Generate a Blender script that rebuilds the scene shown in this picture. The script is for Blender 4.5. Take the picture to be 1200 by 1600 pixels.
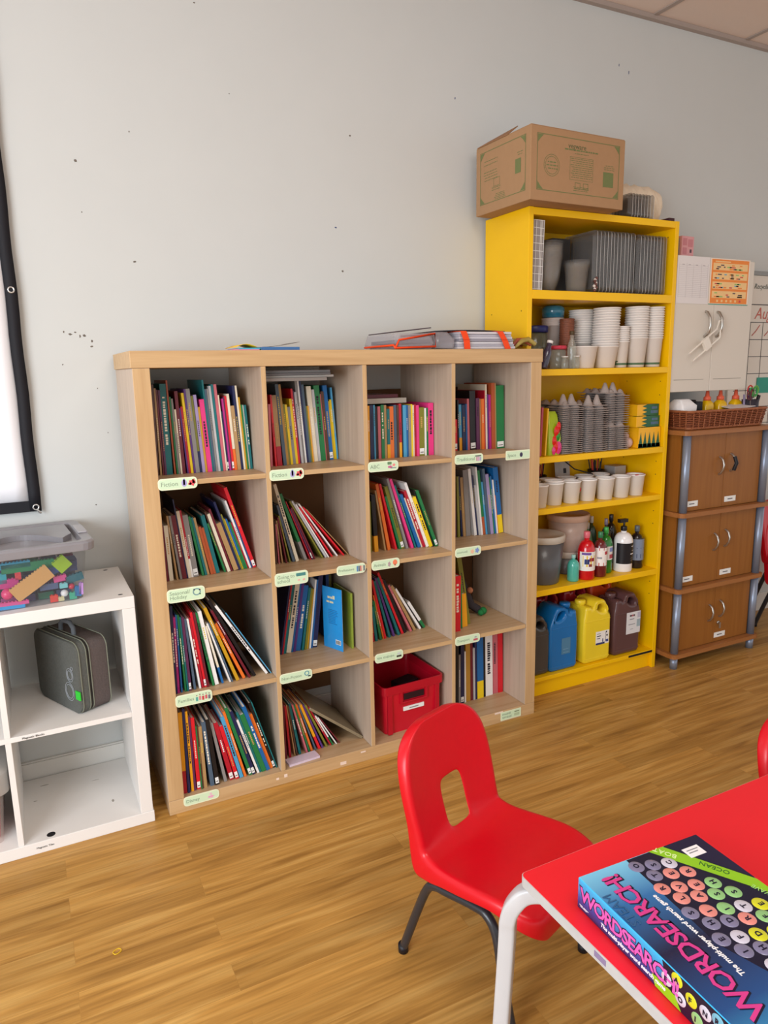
import bpy, bmesh, math, random
from math import pi, sin, cos, radians, sqrt
from mathutils import Matrix, Vector
random.seed(11)
for o in list(bpy.data.objects): bpy.data.objects.remove(o)
SC = bpy.context.scene
COL = SC.collection
PI = pi
# ------------------------------------------------------------------ camera
cd = bpy.data.cameras.new('camera'); cam = bpy.data.objects.new('camera', cd); COL.objects.link(cam)
cd.sensor_fit = 'VERTICAL'; cd.sensor_height = 32.0; cd.lens = 1120.07/1600*32.0; cd.clip_start = .02
yaw, pitch, roll = .462949411, -.193705541, -.0198908232
fw = Vector((sin(yaw)*cos(pitch), cos(yaw)*cos(pitch), sin(pitch)))
rt = Vector((cos(yaw), -sin(yaw), 0)); up = rt.cross(fw)
r2 = rt*cos(roll)+up*sin(roll); u2 = -rt*sin(roll)+up*cos(roll)
cam.matrix_world = Matrix(((r2.x,u2.x,-fw.x,-.3002),(r2.y,u2.y,-fw.y,-2.60643),(r2.z,u2.z,-fw.z,1.41746),(0,0,0,1)))
SC.camera = cam
# ------------------------------------------------------------------ light and exposure
SC.view_settings.view_transform = 'Standard'; SC.view_settings.look = 'None'
SC.view_settings.gamma = 1; SC.view_settings.use_curve_mapping = False
SC.view_settings.exposure = 0.50
w = bpy.data.worlds.new('world'); SC.world = w; w.use_nodes = True
w.node_tree.nodes['Background'].inputs[0].default_value = (.985,.98,.975,1)
w.node_tree.nodes['Background'].inputs[1].default_value = .62
def area(name, loc, target, sx, sy, power, color):
    l = bpy.data.lights.new(name, 'AREA'); l.shape = 'RECTANGLE'; l.size = sx; l.size_y = sy
    l.energy = power; l.color = color
    o = bpy.data.objects.new(name, l); COL.objects.link(o); o.location = loc
    o.rotation_euler = (Vector(target)-Vector(loc)).to_track_quat('-Z','Y').to_euler()
    return o
area('window_light', (-2.6,-3.0,1.5), (.2,0,.9), 2.2, 1.7, 88, (.86,.93,1.0))
area('ceiling_panel_light', (.6,-2.6,2.85), (.6,-2.4,0), 1.2, 1.2, 20, (1.0,.95,.89))
# ------------------------------------------------------------------ materials
def lin(h):
    h = h.lstrip('#'); v = [int(h[i:i+2],16)/255 for i in (0,2,4)]
    return tuple(c/12.92 if c <= .04045 else ((c+.055)/1.055)**2.4 for c in v)+(1,)
_M = {}
def mat(hexc, rough=.5, metal=0, var=.06, scale=25, bump=0, alpha=1, spec=.4, coat=0, stretch=None, emis=0, trans=0):
    k = (hexc,rough,metal,var,scale,bump,alpha,spec,coat,stretch,emis,trans)
    if k in _M: return _M[k]
    m = bpy.data.materials.new('surface'); m.use_nodes = True
    nt = m.node_tree; b = nt.nodes['Principled BSDF']
    c = lin(hexc)
    tc = nt.nodes.new('ShaderNodeTexCoord'); mp = nt.nodes.new('ShaderNodeMapping')
    if stretch: mp.inputs['Scale'].default_value = stretch
    nz = nt.nodes.new('ShaderNodeTexNoise'); nz.inputs['Scale'].default_value = scale; nz.inputs['Detail'].default_value = 4
    nt.links.new(tc.outputs['Object'], mp.inputs[0]); nt.links.new(mp.outputs[0], nz.inputs['Vector'])
    mx = nt.nodes.new('ShaderNodeMix'); mx.data_type = 'RGBA'
    mx.inputs[6].default_value = tuple(min(1,x*(1-var)) for x in c[:3])+(1,)
    mx.inputs[7].default_value = tuple(min(1,x*(1+var)) for x in c[:3])+(1,)
    nt.links.new(nz.outputs['Fac'], mx.inputs[0]); nt.links.new(mx.outputs[2], b.inputs['Base Color'])
    b.inputs['Roughness'].default_value = rough; b.inputs['Metallic'].default_value = metal
    b.inputs['Specular IOR Level'].default_value = spec; b.inputs['Alpha'].default_value = alpha
    b.inputs['Coat Weight'].default_value = coat; b.inputs['Coat Roughness'].default_value = .15
    b.inputs['Transmission Weight'].default_value = trans
    if bump:
        bp = nt.nodes.new('ShaderNodeBump'); bp.inputs['Strength'].default_value = bump; bp.inputs['Distance'].default_value = .004
        nt.links.new(nz.outputs['Fac'], bp.inputs['Height']); nt.links.new(bp.outputs[0], b.inputs['Normal'])
    _M[k] = m
    return m
def wood_mat(base, dark, axis='z', scale=1.0, rough=.45, contrast=.5):
    m = bpy.data.materials.new('wood'); m.use_nodes = True; nt = m.node_tree; b = nt.nodes['Principled BSDF']
    tc = nt.nodes.new('ShaderNodeTexCoord'); mp = nt.nodes.new('ShaderNodeMapping')
    s = {'x':(1.2,26,26),'y':(26,1.2,26),'z':(26,26,1.2)}[axis]
    mp.inputs['Scale'].default_value = tuple(v*scale for v in s)
    n1 = nt.nodes.new('ShaderNodeTexNoise'); n1.inputs['Scale'].default_value = 1.6; n1.inputs['Detail'].default_value = 6; n1.inputs['Distortion'].default_value = .6
    n2 = nt.nodes.new('ShaderNodeTexNoise'); n2.inputs['Scale'].default_value = 6; n2.inputs['Detail'].default_value = 3
    nt.links.new(tc.outputs['Object'], mp.inputs[0]); nt.links.new(mp.outputs[0], n1.inputs['Vector']); nt.links.new(mp.outputs[0], n2.inputs['Vector'])
    ad = nt.nodes.new('ShaderNodeMath'); ad.operation = 'MULTIPLY_ADD'; ad.inputs[1].default_value = .4
    nt.links.new(n2.outputs['Fac'], ad.inputs[0]); nt.links.new(n1.outputs['Fac'], ad.inputs[2])
    cr = nt.nodes.new('ShaderNodeValToRGB'); cr.color_ramp.elements[0].position = .45; cr.color_ramp.elements[1].position = .45+.5*(1-contrast)+.1
    cr.color_ramp.elements[0].color = lin(dark); cr.color_ramp.elements[1].color = lin(base)
    nt.links.new(ad.outputs[0], cr.inputs[0]); nt.links.new(cr.outputs[0], b.inputs['Base Color'])
    b.inputs['Roughness'].default_value = rough; b.inputs['Specular IOR Level'].default_value = .35
    return m
def floor_mat():
    m = bpy.data.materials.new('oak_plank_floor'); m.use_nodes = True; nt = m.node_tree; b = nt.nodes['Principled BSDF']
    N = nt.nodes.new; L = nt.links.new
    tc = N('ShaderNodeTexCoord'); mp = N('ShaderNodeMapping'); mp.inputs['Location'].default_value = (-.02,.0265,0)
    L(tc.outputs['Object'], mp.inputs[0])
    br = N('ShaderNodeTexBrick'); br.inputs['Scale'].default_value = 1; br.inputs['Brick Width'].default_value = .92; br.inputs['Row Height'].default_value = .0875
    br.inputs['Mortar Size'].default_value = .0006; br.inputs['Mortar Smooth'].default_value = .3; br.offset = .37; br.offset_frequency = 2; br.squash = 1
    br.inputs['Color1'].default_value = (0,0,0,1); br.inputs['Color2'].default_value = (1,1,1,1); br.inputs['Mortar'].default_value = (.5,.5,.5,1)
    L(mp.outputs[0], br.inputs['Vector'])
    off = N('ShaderNodeVectorMath'); off.operation = 'MULTIPLY_ADD'; off.inputs[1].default_value = (7,13,3)
    L(br.outputs['Color'], off.inputs[0]); L(mp.outputs[0], off.inputs[2])
    m2 = N('ShaderNodeMapping'); m2.inputs['Scale'].default_value = (1.3,17,17); L(off.outputs[0], m2.inputs[0])
    n1 = N('ShaderNodeTexNoise'); n1.inputs['Scale'].default_value = 2.0; n1.inputs['Detail'].default_value = 6; n1.inputs['Distortion'].default_value = .55; L(m2.outputs[0], n1.inputs['Vector'])
    m3 = N('ShaderNodeMapping'); m3.inputs['Scale'].default_value = (3,90,90); L(off.outputs[0], m3.inputs[0])
    n2 = N('ShaderNodeTexNoise'); n2.inputs['Scale'].default_value = 2; n2.inputs['Detail'].default_value = 3; L(m3.outputs[0], n2.inputs['Vector'])
    cr = N('ShaderNodeValToRGB'); e = cr.color_ramp.elements
    e[0].position = .27; e[0].color = lin('#9a6e32'); e[1].position = .70; e[1].color = lin('#d0a45c')
    x = e.new(.48); x.color = lin('#bd8d46')
    L(n1.outputs['Fac'], cr.inputs[0])
    mx = N('ShaderNodeMix'); mx.data_type = 'RGBA'; mx.blend_type = 'MULTIPLY'; mx.inputs[0].default_value = 1
    mr = N('ShaderNodeMapRange'); mr.inputs[1].default_value = .3; mr.inputs[2].default_value = .7; mr.inputs[3].default_value = .82; mr.inputs[4].default_value = 1.08
    L(n2.outputs['Fac'], mr.inputs[0]); L(cr.outputs[0], mx.inputs[6]); L(mr.outputs[0], mx.inputs[7])
    mr2 = N('ShaderNodeMapRange'); mr2.inputs[3].default_value = .84; mr2.inputs[4].default_value = 1.1
    L(br.outputs['Color'], mr2.inputs[0])
    mx2 = N('ShaderNodeMix'); mx2.data_type = 'RGBA'; mx2.blend_type = 'MULTIPLY'; mx2.inputs[0].default_value = 1
    L(mx.outputs[2], mx2.inputs[6]); L(mr2.outputs[0], mx2.inputs[7])
    mx3 = N('ShaderNodeMix'); mx3.data_type = 'RGBA'; mx3.inputs[7].default_value = lin('#7a5020')
    fm = N('ShaderNodeMath'); fm.operation = 'MULTIPLY'; fm.inputs[1].default_value = .28
    L(br.outputs['Fac'], fm.inputs[0]); L(fm.outputs[0], mx3.inputs[0]); L(mx2.outputs[2], mx3.inputs[6])
    L(mx3.outputs[2], b.inputs['Base Color'])
    b.inputs['Roughness'].default_value = .42; b.inputs['Specular IOR Level'].default_value = .35
    return m
FLOOR = floor_mat()
WALL = mat('#cacdcb', .85, var=.02, scale=6, bump=.08)
CEIL = mat('#e2d0c4', .9, var=.02, scale=60)
TBAR = mat('#a89a92', .6, var=.02)
BIRCH_Z = wood_mat('#cba97c','#be9a6d','z'); BIRCH_X = wood_mat('#cba97c','#bc986b','x'); BIRCH_S = wood_mat('#c6b3a0','#b8a491','z'); BIRCH_T = wood_mat('#c3a682','#b49068','x')
BROWNBOARD = mat('#6b4a2c', .8, var=.08)
WHITE_LAM = mat('#e9e6e2', .4, var=.02, scale=8)
YELLOW = mat('#f6c200', .38, var=.04, scale=9)
BEECH_Z = wood_mat('#9c6428','#8c561e','z',.8,.4,.2); BEECH_X = wood_mat('#a8703f','#986032','x',.8,.4,.2)
ALU = mat('#8d98ac', .35, metal=.45, var=.03)
STEEL = mat('#b9b5ae', .3, metal=.9, var=.03)
BLACKM = mat('#15141a', .5, var=.05)
# ------------------------------------------------------------------ mesh helpers
class MB:
    def __init__(s): s.v = []; s.f = []; s.m = []; s.sm = []
    def add(s, vs, fs, m=0, M=None, smooth=False):
        k = len(s.v)
        for v in vs:
            v = Vector(v)
            s.v.append(M @ v if M is not None else v)
        for f in fs:
            s.f.append([i+k for i in f]); s.m.append(m); s.sm.append(smooth)
        return s
    def box(s, x0, x1, y0, y1, z0, z1, m=0, M=None):
        return s.add([(x0,y0,z0),(x1,y0,z0),(x1,y1,z0),(x0,y1,z0),(x0,y0,z1),(x1,y0,z1),(x1,y1,z1),(x0,y1,z1)],
              [(0,3,2,1),(4,5,6,7),(0,1,5,4),(1,2,6,5),(2,3,7,6),(3,0,4,7)], m, M)
    def loft(s, rings, m=0, M=None, smooth=True, cap=True, closed=True):
        n = len(rings[0]); vs = [p for r in rings for p in r]; fs = []
        for i in range(len(rings)-1):
            for j in range(n if closed else n-1):
                a = i*n+j; b = i*n+(j+1)%n
                fs.append((a,b,b+n,a+n))
        s.add(vs, fs, m, M, smooth)
        if cap:
            s.add(list(rings[0]), [tuple(range(n))[::-1]], m, M); s.add(list(rings[-1]), [tuple(range(n))], m, M)
        return s
    def lathe(s, prof, n=24, m=0, M=None, smooth=True, cap=False):
        return s.loft([[(r*cos(2*PI*j/n), r*sin(2*PI*j/n), z) for j in range(n)] for r,z in prof], m, M, smooth, cap)
    def prism(s, pts, z0, z1, m=0, M=None, smooth=False):
        return s.loft([[(x,y,z0) for x,y in pts],[(x,y,z1) for x,y in pts]], m, M, smooth, True)
    def tube(s, path, r, n=12, m=0, M=None, closed=False):
        path = [Vector(p) for p in path]; rings = []; N = len(path); pu = None
        for i,p in enumerate(path):
            a = path[i-1] if (i > 0 or closed) else p; b = path[(i+1)%N] if (i < N-1 or closed) else p
            t = (b-a).normalized()
            if pu is None: pu = Vector((0,0,1)) if abs(t.z) < .9 else Vector((1,0,0))
            u = (pu - t*pu.dot(t)).normalized(); v = t.cross(u); pu = u
            rr = r[i] if isinstance(r,(list,tuple)) else r
            rings.append([p+u*rr*cos(2*PI*j/n)+v*rr*sin(2*PI*j/n) for j in range(n)])
        if closed: rings.append(rings[0])
        return s.loft(rings, m, M, True, not closed)
    def ball(s, c, r, n=12, m=0, M=None, sz=1):
        pr = [(r*sin(PI*i/n)+1e-5, -r*sz*cos(PI*i/n)) for i in range(n+1)]
        T = Matrix.Translation(Vector(c)); return s.lathe(pr, n*2, m, (M @ T) if M is not None else T)
    def mesh(s, name, mats):
        me = bpy.data.meshes.new(name); me.from_pydata([tuple(v) for v in s.v], [], s.f)
        for x in (mats if isinstance(mats,(list,tuple)) else [mats]): me.materials.append(x)
        me.polygons.foreach_set('material_index', s.m); me.polygons.foreach_set('use_smooth', s.sm)
        me.validate(); me.update(); return me
    def build(s, name, mats, parent=None, bevel=0, seg=2, loc=None, rot=None, wn=False):
        return link(name, s.mesh(name, mats), parent, bevel, seg, loc, rot)
def link(name, me, parent=None, bevel=0, seg=2, loc=None, rot=None):
    o = bpy.data.objects.new(name, me); COL.objects.link(o)
    if parent: o.parent = parent
    if loc is not None: o.location = loc
    if rot is not None: o.rotation_euler = rot
    if bevel:
        b = o.modifiers.new('bevel','BEVEL'); b.width = bevel; b.segments = seg; b.limit_method = 'ANGLE'; b.angle_limit = radians(40); b.harden_normals = False
    return o
def bx(name, a, mats, parent=None, bevel=.0015, **k):
    return MB().box(*a).build(name, mats, parent, bevel, **k)
def tag(o, label=None, cat=None, group=None, kind=None):
    if label: o['label'] = label
    if cat: o['category'] = cat
    if group: o['group'] = group
    if kind: o['kind'] = kind
    return o
def thing(name, label, cat, loc=(0,0,0), rz=0, group=None, rot=None):
    o = bpy.data.objects.new(name, None); COL.objects.link(o); o.empty_display_size = .05
    o.location = loc; o.rotation_euler = rot if rot else (0,0,rz)
    return tag(o, label, cat, group)
def struct(name, mb, m, parent=None, **k):
    o = mb.build(name, m, parent, **k)
    if not parent: o['kind'] = 'structure'
    return o
def rrect(x0, x1, y0, y1, r, n=5):
    P = []
    for cx,cy,a in ((x1-r,y1-r,0),(x0+r,y1-r,90),(x0+r,y0+r,180),(x1-r,y0+r,270)):
        for i in range(n+1):
            t = radians(a+90*i/n); P.append((cx+r*cos(t), cy+r*sin(t)))
    return P
def bezoff(o): bpy.data.objects.remove(o)
def to_mesh_data(cu, name):
    o = bpy.data.objects.new(name, cu); COL.objects.link(o)
    dg = bpy.context.evaluated_depsgraph_get()
    me = bpy.data.meshes.new_from_object(o.evaluated_get(dg)); me.name = name
    bpy.data.objects.remove(o); bpy.data.curves.remove(cu)
    return me
def frame(o, r, u):
    r = Vector(r).normalized(); u = Vector(u).normalized(); n = r.cross(u)
    return Matrix(((r.x,u.x,n.x,o[0]),(r.y,u.y,n.y,o[1]),(r.z,u.z,n.z,o[2]),(0,0,0,1)))
def text(name, body, size, m, parent, o, r=(1,0,0), u=(0,0,1), ext=.0002, bold=0, ax='LEFT', shear=0, space=1, line=1):
    cu = bpy.data.curves.new('t','FONT'); cu.body = body; cu.size = size; cu.extrude = ext; cu.offset = bold; cu.resolution_u = 2
    cu.align_x = ax; cu.shear = shear; cu.space_character = space; cu.space_line = line
    me = to_mesh_data(cu, name); me.materials.clear(); me.materials.append(m)
    me.transform(frame(o, r, u)); return link(name, me, parent)
def outline(name, loops, depth, bev, m, parent=None, M=None, seg=3):
    # filled outline (first loop outside, others holes) in x,y, extruded along z with rounded edges
    cu = bpy.data.curves.new('t','CURVE'); cu.dimensions = '2D'; cu.fill_mode = 'BOTH'; cu.extrude = max(depth/2-bev,0); cu.bevel_depth = bev; cu.bevel_resolution = seg; cu.offset = -bev
    for lp in loops:
        sp = cu.splines.new('POLY'); sp.points.add(len(lp)-1); sp.use_cyclic_u = True
        for i,(x,y) in enumerate(lp): sp.points[i].co = (x,y,0,1)
    me = to_mesh_data(cu, name); me.materials.clear(); me.materials.append(m)
    if M is not None: me.transform(M)
    for pl in me.polygons: pl.use_smooth = bev > .002
    return link(name, me, parent)
def copy_tree(o, parent=None):
    c = o.copy(); COL.objects.link(c)
    if parent: c.parent = parent
    for ch in o.children: copy_tree(ch, c)
    return c
PAL = dict(brown='#5a3a2c',tan='#b08d5e',maroon='#6e1c2c',plum='#5d2a52',teal='#0f6f73',rust='#b3562f',green='#1e7a44',grey='#8d8a88',cream='#e6dcc4',
 purple='#5a3480',crimson='#b5182e',yellow='#f0cf1c',olive='#7f7f2c',lilac='#a797c4',navy='#1c2450',mustard='#c99a22',pink='#e83a86',slate='#4e6276',silver='#bfc0c2',
 rose='#c96a74',magenta='#b32482',red='#dc1c2c',white='#efeeec',orange='#e8742a',gold='#b98b36',skyblue='#4fa3cf',amber='#eda41e',blue='#1766a8',black='#17161a')
BOOKS={
 (1, 1):[
  (0.0711,0.0001,0.0056,0.288,-0.7,-0.241,0.216,'brown'),
  (0.0803,0.0,0.0058,0.276,-0.1,-0.24,0.215,'tan'),
  (0.0887,0.0,0.0051,0.271,0.4,-0.241,0.216,'maroon'),
  (0.0944,0.0,0.0059,0.27,0.4,-0.245,0.22,'plum'),
  (0.1008,0.0,0.019,0.289,0.4,-0.24,0.215,'teal t'),
  (0.1247,0.0,0.0051,0.3,1.2,-0.241,0.216,'rust'),
  (0.1323,0.0,0.0046,0.248,1.7,-0.244,0.193,'green'),
  (0.1376,0.0,0.0057,0.242,1.7,-0.244,0.206,'grey'),
  (0.1442,0.0,0.0052,0.208,1.8,-0.247,0.16,'cream'),
  (0.1501,0.0,0.0099,0.265,1.8,-0.246,0.221,'maroon'),
  (0.1658,0.0,0.0039,0.211,3.2,-0.244,0.16,'purple'),
  (0.1703,0.0,0.0065,0.216,3.2,-0.244,0.162,'crimson'),
  (0.1775,0.0,0.0078,0.259,3.2,-0.245,0.194,'yellow'),
  (0.1859,0.0,0.0058,0.271,3.2,-0.249,0.224,'purple'),
  (0.1923,0.0,0.0126,0.272,3.2,-0.248,0.209,'grey'),
  (0.2055,0.0,0.0079,0.249,3.2,-0.244,0.219,'olive b:navy'),
  (0.2141,0.0,0.0093,0.252,3.2,-0.249,0.224,'lilac'),
  (0.224,0.0,0.0066,0.213,3.2,-0.248,0.186,'mustard'),
  (0.2312,0.0,0.0147,0.237,3.2,-0.25,0.222,'pink t'),
  (0.2465,0.0,0.0054,0.299,3.2,-0.248,0.223,'teal'),
  (0.2525,0.0,0.0059,0.269,3.2,-0.247,0.212,'slate'),
  (0.259,0.0,0.0062,0.27,3.2,-0.25,0.204,'grey'),
  (0.2658,0.0,0.0068,0.279,3.2,-0.252,0.205,'silver'),
  (0.2732,0.0,0.0081,0.284,3.2,-0.251,0.226,'teal'),
  (0.2819,0.0,0.009,0.284,3.2,-0.253,0.228,'rose'),
  (0.2915,0.0,0.0046,0.249,3.2,-0.252,0.197,'cream'),
  (0.2968,0.0,0.0055,0.196,3.2,-0.249,0.163,'navy s'),
  (0.3028,0.0,0.0055,0.237,3.2,-0.253,0.196,'magenta'),
  (0.3089,0.0,0.0041,0.242,3.2,-0.25,0.177,'plum'),
  (0.3136,0.0,0.0069,0.245,3.2,-0.249,0.178,'red s'),
  (0.3211,0.0,0.0083,0.252,3.2,-0.251,0.226,'cream b:orange'),
  (0.33,0.0,0.0111,0.213,3.2,-0.256,0.192,'tan'),
  (0.3417,0.0,0.0083,0.278,3.2,-0.254,0.229,'navy'),
  (0.3506,0.0,0.0056,0.278,3.2,-0.257,0.203,'cream'),
  (0.3568,0.0,0.0056,0.24,3.2,-0.256,0.226,'mustard'),
  (0.363,0.0,0.0056,0.215,3.2,-0.256,0.192,'green'),
  (0.3692,0.0,0.0042,0.214,3.2,-0.252,0.201,'white'),
  (0.374,0.0,0.007,0.214,3.2,-0.256,0.172,'teal t'),
 ],
 (1, 2):[
  (0.4474,0.0001,0.0076,0.213,-0.5,-0.245,0.191,'rose'),
  (0.4649,0.0,0.0063,0.244,2.0,-0.245,0.218,'red'),
  (0.4753,0.0,0.0166,0.242,2.8,-0.239,0.214,'tan b:crimson'),
  (0.497,0.0,0.0116,0.279,3.9,-0.238,0.213,'slate'),
  (0.5092,0.0,0.0091,0.278,3.9,-0.234,0.209,'gold'),
  (0.519,0.0,0.0078,0.211,3.9,-0.228,0.197,'olive'),
  (0.5274,0.0,0.0079,0.209,3.9,-0.228,0.195,'yellow'),
  (0.5359,0.0,0.0111,0.2,3.9,-0.224,0.158,'grey'),
  (0.5476,0.0,0.0088,0.228,3.9,-0.222,0.173,'yellow'),
  (0.557,0.0,0.0067,0.262,3.9,-0.221,0.196,'red t'),
  (0.5643,0.0,0.0054,0.255,3.9,-0.215,0.19,'plum'),
  (0.5703,0.0,0.0081,0.25,3.9,-0.217,0.183,'silver'),
  (0.579,0.0,0.0081,0.289,3.9,-0.209,0.184,'grey'),
  (0.5877,0.0,0.0054,0.29,3.9,-0.21,0.185,'white'),
  (0.5938,0.0,0.0082,0.29,3.9,-0.207,0.182,'navy'),
  (0.6026,0.0,0.0088,0.275,3.9,-0.206,0.181,'slate'),
  (0.612,0.0,0.0055,0.2,3.9,-0.205,0.18,'olive'),
  (0.6181,0.0,0.005,0.2,3.9,-0.204,0.167,'amber'),
  (0.6237,0.0,0.0167,0.268,3.9,-0.198,0.173,'cream t'),
  (0.6411,0.0,0.0127,0.256,3.9,-0.193,0.168,'silver'),
  (0.6544,0.0,0.0208,0.27,3.9,-0.19,0.165,'green t'),
  (0.6758,0.0,0.004,0.239,3.9,-0.187,0.162,'rose'),
  (0.6805,0.0,0.0115,0.248,3.9,-0.185,0.16,'brown'),
  (0.6926,0.0,0.0154,0.269,3.9,-0.181,0.156,'blue s'),
  (0.7087,0.0,0.0088,0.212,3.9,-0.172,0.147,'yellow'),
  (0.7181,0.0,0.0074,0.218,3.9,-0.169,0.144,'yellow'),
  (0.7261,0.0,0.0059,0.261,3.9,-0.17,0.145,'skyblue'),
 ],
 (1, 3):[
  (0.8127,0.0001,0.0076,0.194,-0.4,-0.258,0.152,'amber'),
  (0.8219,0.0,0.0137,0.196,-0.1,-0.259,0.15,'navy'),
  (0.8376,0.0,0.0055,0.196,0.3,-0.26,0.185,'skyblue'),
  (0.8437,0.0,0.0096,0.19,0.3,-0.257,0.164,'black'),
  (0.8546,0.0,0.011,0.19,0.5,-0.26,0.151,'rose'),
  (0.8663,0.0,0.0125,0.195,0.5,-0.263,0.152,'green t'),
  (0.8794,0.0,0.0106,0.194,0.5,-0.26,0.179,'tan'),
  (0.8905,0.0,0.0112,0.18,0.5,-0.263,0.163,'teal b:amber'),
  (0.9023,0.0,0.016,0.188,0.5,-0.261,0.165,'orange t'),
  (0.9189,0.0,0.0113,0.193,0.5,-0.262,0.172,'slate'),
  (0.9308,0.0,0.0071,0.192,0.5,-0.265,0.169,'brown'),
  (0.9384,0.0,0.0099,0.197,0.5,-0.266,0.164,'crimson b:amber'),
  (0.9489,0.0,0.0057,0.194,0.5,-0.263,0.171,'black'),
  (0.9552,0.0,0.0128,0.191,0.5,-0.266,0.179,'skyblue'),
  (0.9687,0.0,0.0071,0.191,0.5,-0.265,0.163,'blue'),
  (0.9764,0.0,0.01,0.19,0.5,-0.269,0.161,'grey'),
  (0.987,0.0,0.0072,0.193,0.5,-0.268,0.169,'yellow'),
  (0.9948,0.0,0.0058,0.19,0.5,-0.267,0.172,'cream'),
  (1.0012,0.0,0.0078,0.192,0.5,-0.267,0.174,'crimson'),
  (1.0096,0.0,0.011,0.189,0.5,-0.269,0.164,'pink'),
  (1.0212,0.0,0.0227,0.18,0.5,-0.267,0.164,'olive s'),
  (1.0445,0.0,0.0064,0.177,0.5,-0.27,0.162,'white'),
  (1.0515,0.0,0.0088,0.177,0.5,-0.268,0.155,'green'),
  (1.0609,0.0,0.0221,0.195,0.5,-0.268,0.184,'pink t'),
 ],
 (1, 4):[
  (1.2179,0.0,0.0135,0.123,0.7,-0.201,0.15,'red s'),
  (1.2339,0.0,0.0054,0.199,1.6,-0.205,0.18,'black'),
  (1.2399,0.0,0.0136,0.18,1.6,-0.202,0.15,'skyblue b:amber'),
  (1.2542,0.0,0.015,0.179,1.6,-0.206,0.158,'navy'),
  (1.2698,0.0,0.0055,0.182,1.6,-0.208,0.15,'blue'),
  (1.2758,0.0,0.0096,0.202,1.6,-0.209,0.173,'rose'),
  (1.286,0.0,0.0261,0.232,1.6,-0.212,0.187,'black s'),
  (1.3128,0.0,0.0152,0.203,1.6,-0.217,0.183,'plum'),
  (1.3285,0.0,0.0042,0.2,1.6,-0.219,0.177,'tan'),
  (1.3333,0.0,0.0125,0.2,1.6,-0.224,0.151,'orange'),
  (1.3464,0.0,0.0042,0.233,1.6,-0.224,0.199,'crimson'),
  (1.3511,0.0,0.007,0.256,1.6,-0.226,0.201,'cream'),
  (1.3587,0.0,0.007,0.217,1.6,-0.225,0.158,'purple'),
  (1.3663,0.0,0.0098,0.215,1.6,-0.227,0.166,'magenta'),
  (1.3766,0.0,0.0154,0.261,1.6,-0.231,0.196,'rust'),
  (1.3926,0.0,0.0042,0.26,1.6,-0.233,0.198,'tan'),
  (1.3974,0.0,0.0366,0.25,1.6,-0.234,0.182,'green s'),
 ],
 (2, 1):[
  (0.0731,0.0,0.0059,0.188,1.2,-0.25,0.152,'maroon'),
  (0.0814,0.0,0.013,0.187,1.7,-0.249,0.16,'cream'),
  (0.104,0.0,0.0059,0.219,4.6,-0.25,0.203,'tan'),
  (0.1154,0.0,0.0071,0.219,5.8,-0.251,0.178,'grey'),
  (0.124,0.0,0.0143,0.218,6.1,-0.248,0.178,'maroon t'),
  (0.139,0.0,0.0041,0.272,6.1,-0.248,0.223,'navy'),
  (0.1437,0.0,0.0104,0.231,6.1,-0.246,0.168,'cream'),
  (0.1548,0.0,0.0061,0.232,6.1,-0.243,0.172,'crimson b:white'),
  (0.1614,0.0,0.0171,0.214,6.1,-0.243,0.171,'grey s'),
  (0.1903,0.0,0.0073,0.209,9.1,-0.242,0.196,'green'),
  (0.2007,0.0,0.0073,0.205,9.8,-0.239,0.167,'teal'),
  (0.2087,0.0,0.0074,0.203,9.8,-0.239,0.177,'tan'),
  (0.2199,0.0,0.0086,0.171,10.9,-0.241,0.15,'rust'),
  (0.2293,0.0,0.0086,0.166,10.9,-0.239,0.15,'rust'),
  (0.2387,0.0,0.0129,0.208,10.9,-0.236,0.197,'teal'),
  (0.2676,0.0,0.0056,0.182,15.6,-0.236,0.15,'green'),
  (0.274,0.0,0.0037,0.224,15.6,-0.234,0.161,'brown'),
  (0.2784,0.0,0.0098,0.215,15.6,-0.239,0.183,'cream'),
  (0.2893,0.0,0.0074,0.232,15.6,-0.235,0.175,'maroon'),
  (0.301,0.0,0.0161,0.178,16.7,-0.234,0.164,'tan'),
  (0.3184,0.0,0.0075,0.256,16.7,-0.234,0.209,'navy'),
  (0.3268,0.0,0.005,0.21,16.7,-0.234,0.165,'olive'),
  (0.3326,0.0,0.0038,0.191,16.7,-0.229,0.154,'yellow'),
  (0.3371,0.0,0.0063,0.19,16.7,-0.229,0.177,'blue b:green'),
  (0.3443,0.0,0.0063,0.177,16.7,-0.23,0.15,'green'),
  (0.3514,0.0,0.0051,0.175,16.7,-0.227,0.15,'crimson'),
  (0.3573,0.0,0.0063,0.256,16.7,-0.23,0.203,'white'),
  (0.3645,0.0,0.0051,0.188,16.7,-0.226,0.156,'blue'),
  (0.3705,0.0,0.011,0.302,16.7,-0.23,0.205,'red s'),
 ],
 (2, 2):[
  (0.4545,0.0,0.0029,0.156,-0.6,-0.23,0.15,'brown'),
  (0.4648,0.0,0.0035,0.144,2.1,-0.228,0.15,'rose'),
  (0.4767,0.0,0.0047,0.157,5.2,-0.227,0.15,'tan'),
  (0.4906,0.0,0.0046,0.17,8.4,-0.232,0.15,'maroon'),
  (0.504,0.0,0.0046,0.177,11.1,-0.231,0.166,'olive'),
  (0.5175,0.0,0.0086,0.217,13.7,-0.228,0.169,'slate'),
  (0.5285,0.0,0.011,0.295,14.1,-0.232,0.207,'cream t'),
  (0.5625,0.0,0.0103,0.263,18.8,-0.229,0.204,'green b:grey'),
  (0.5826,0.0,0.0034,0.237,20.7,-0.232,0.197,'crimson'),
  (0.5902,0.0,0.0045,0.207,21.6,-0.232,0.178,'plum s'),
  (0.5971,0.0,0.0057,0.213,22.0,-0.232,0.159,'maroon'),
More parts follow.
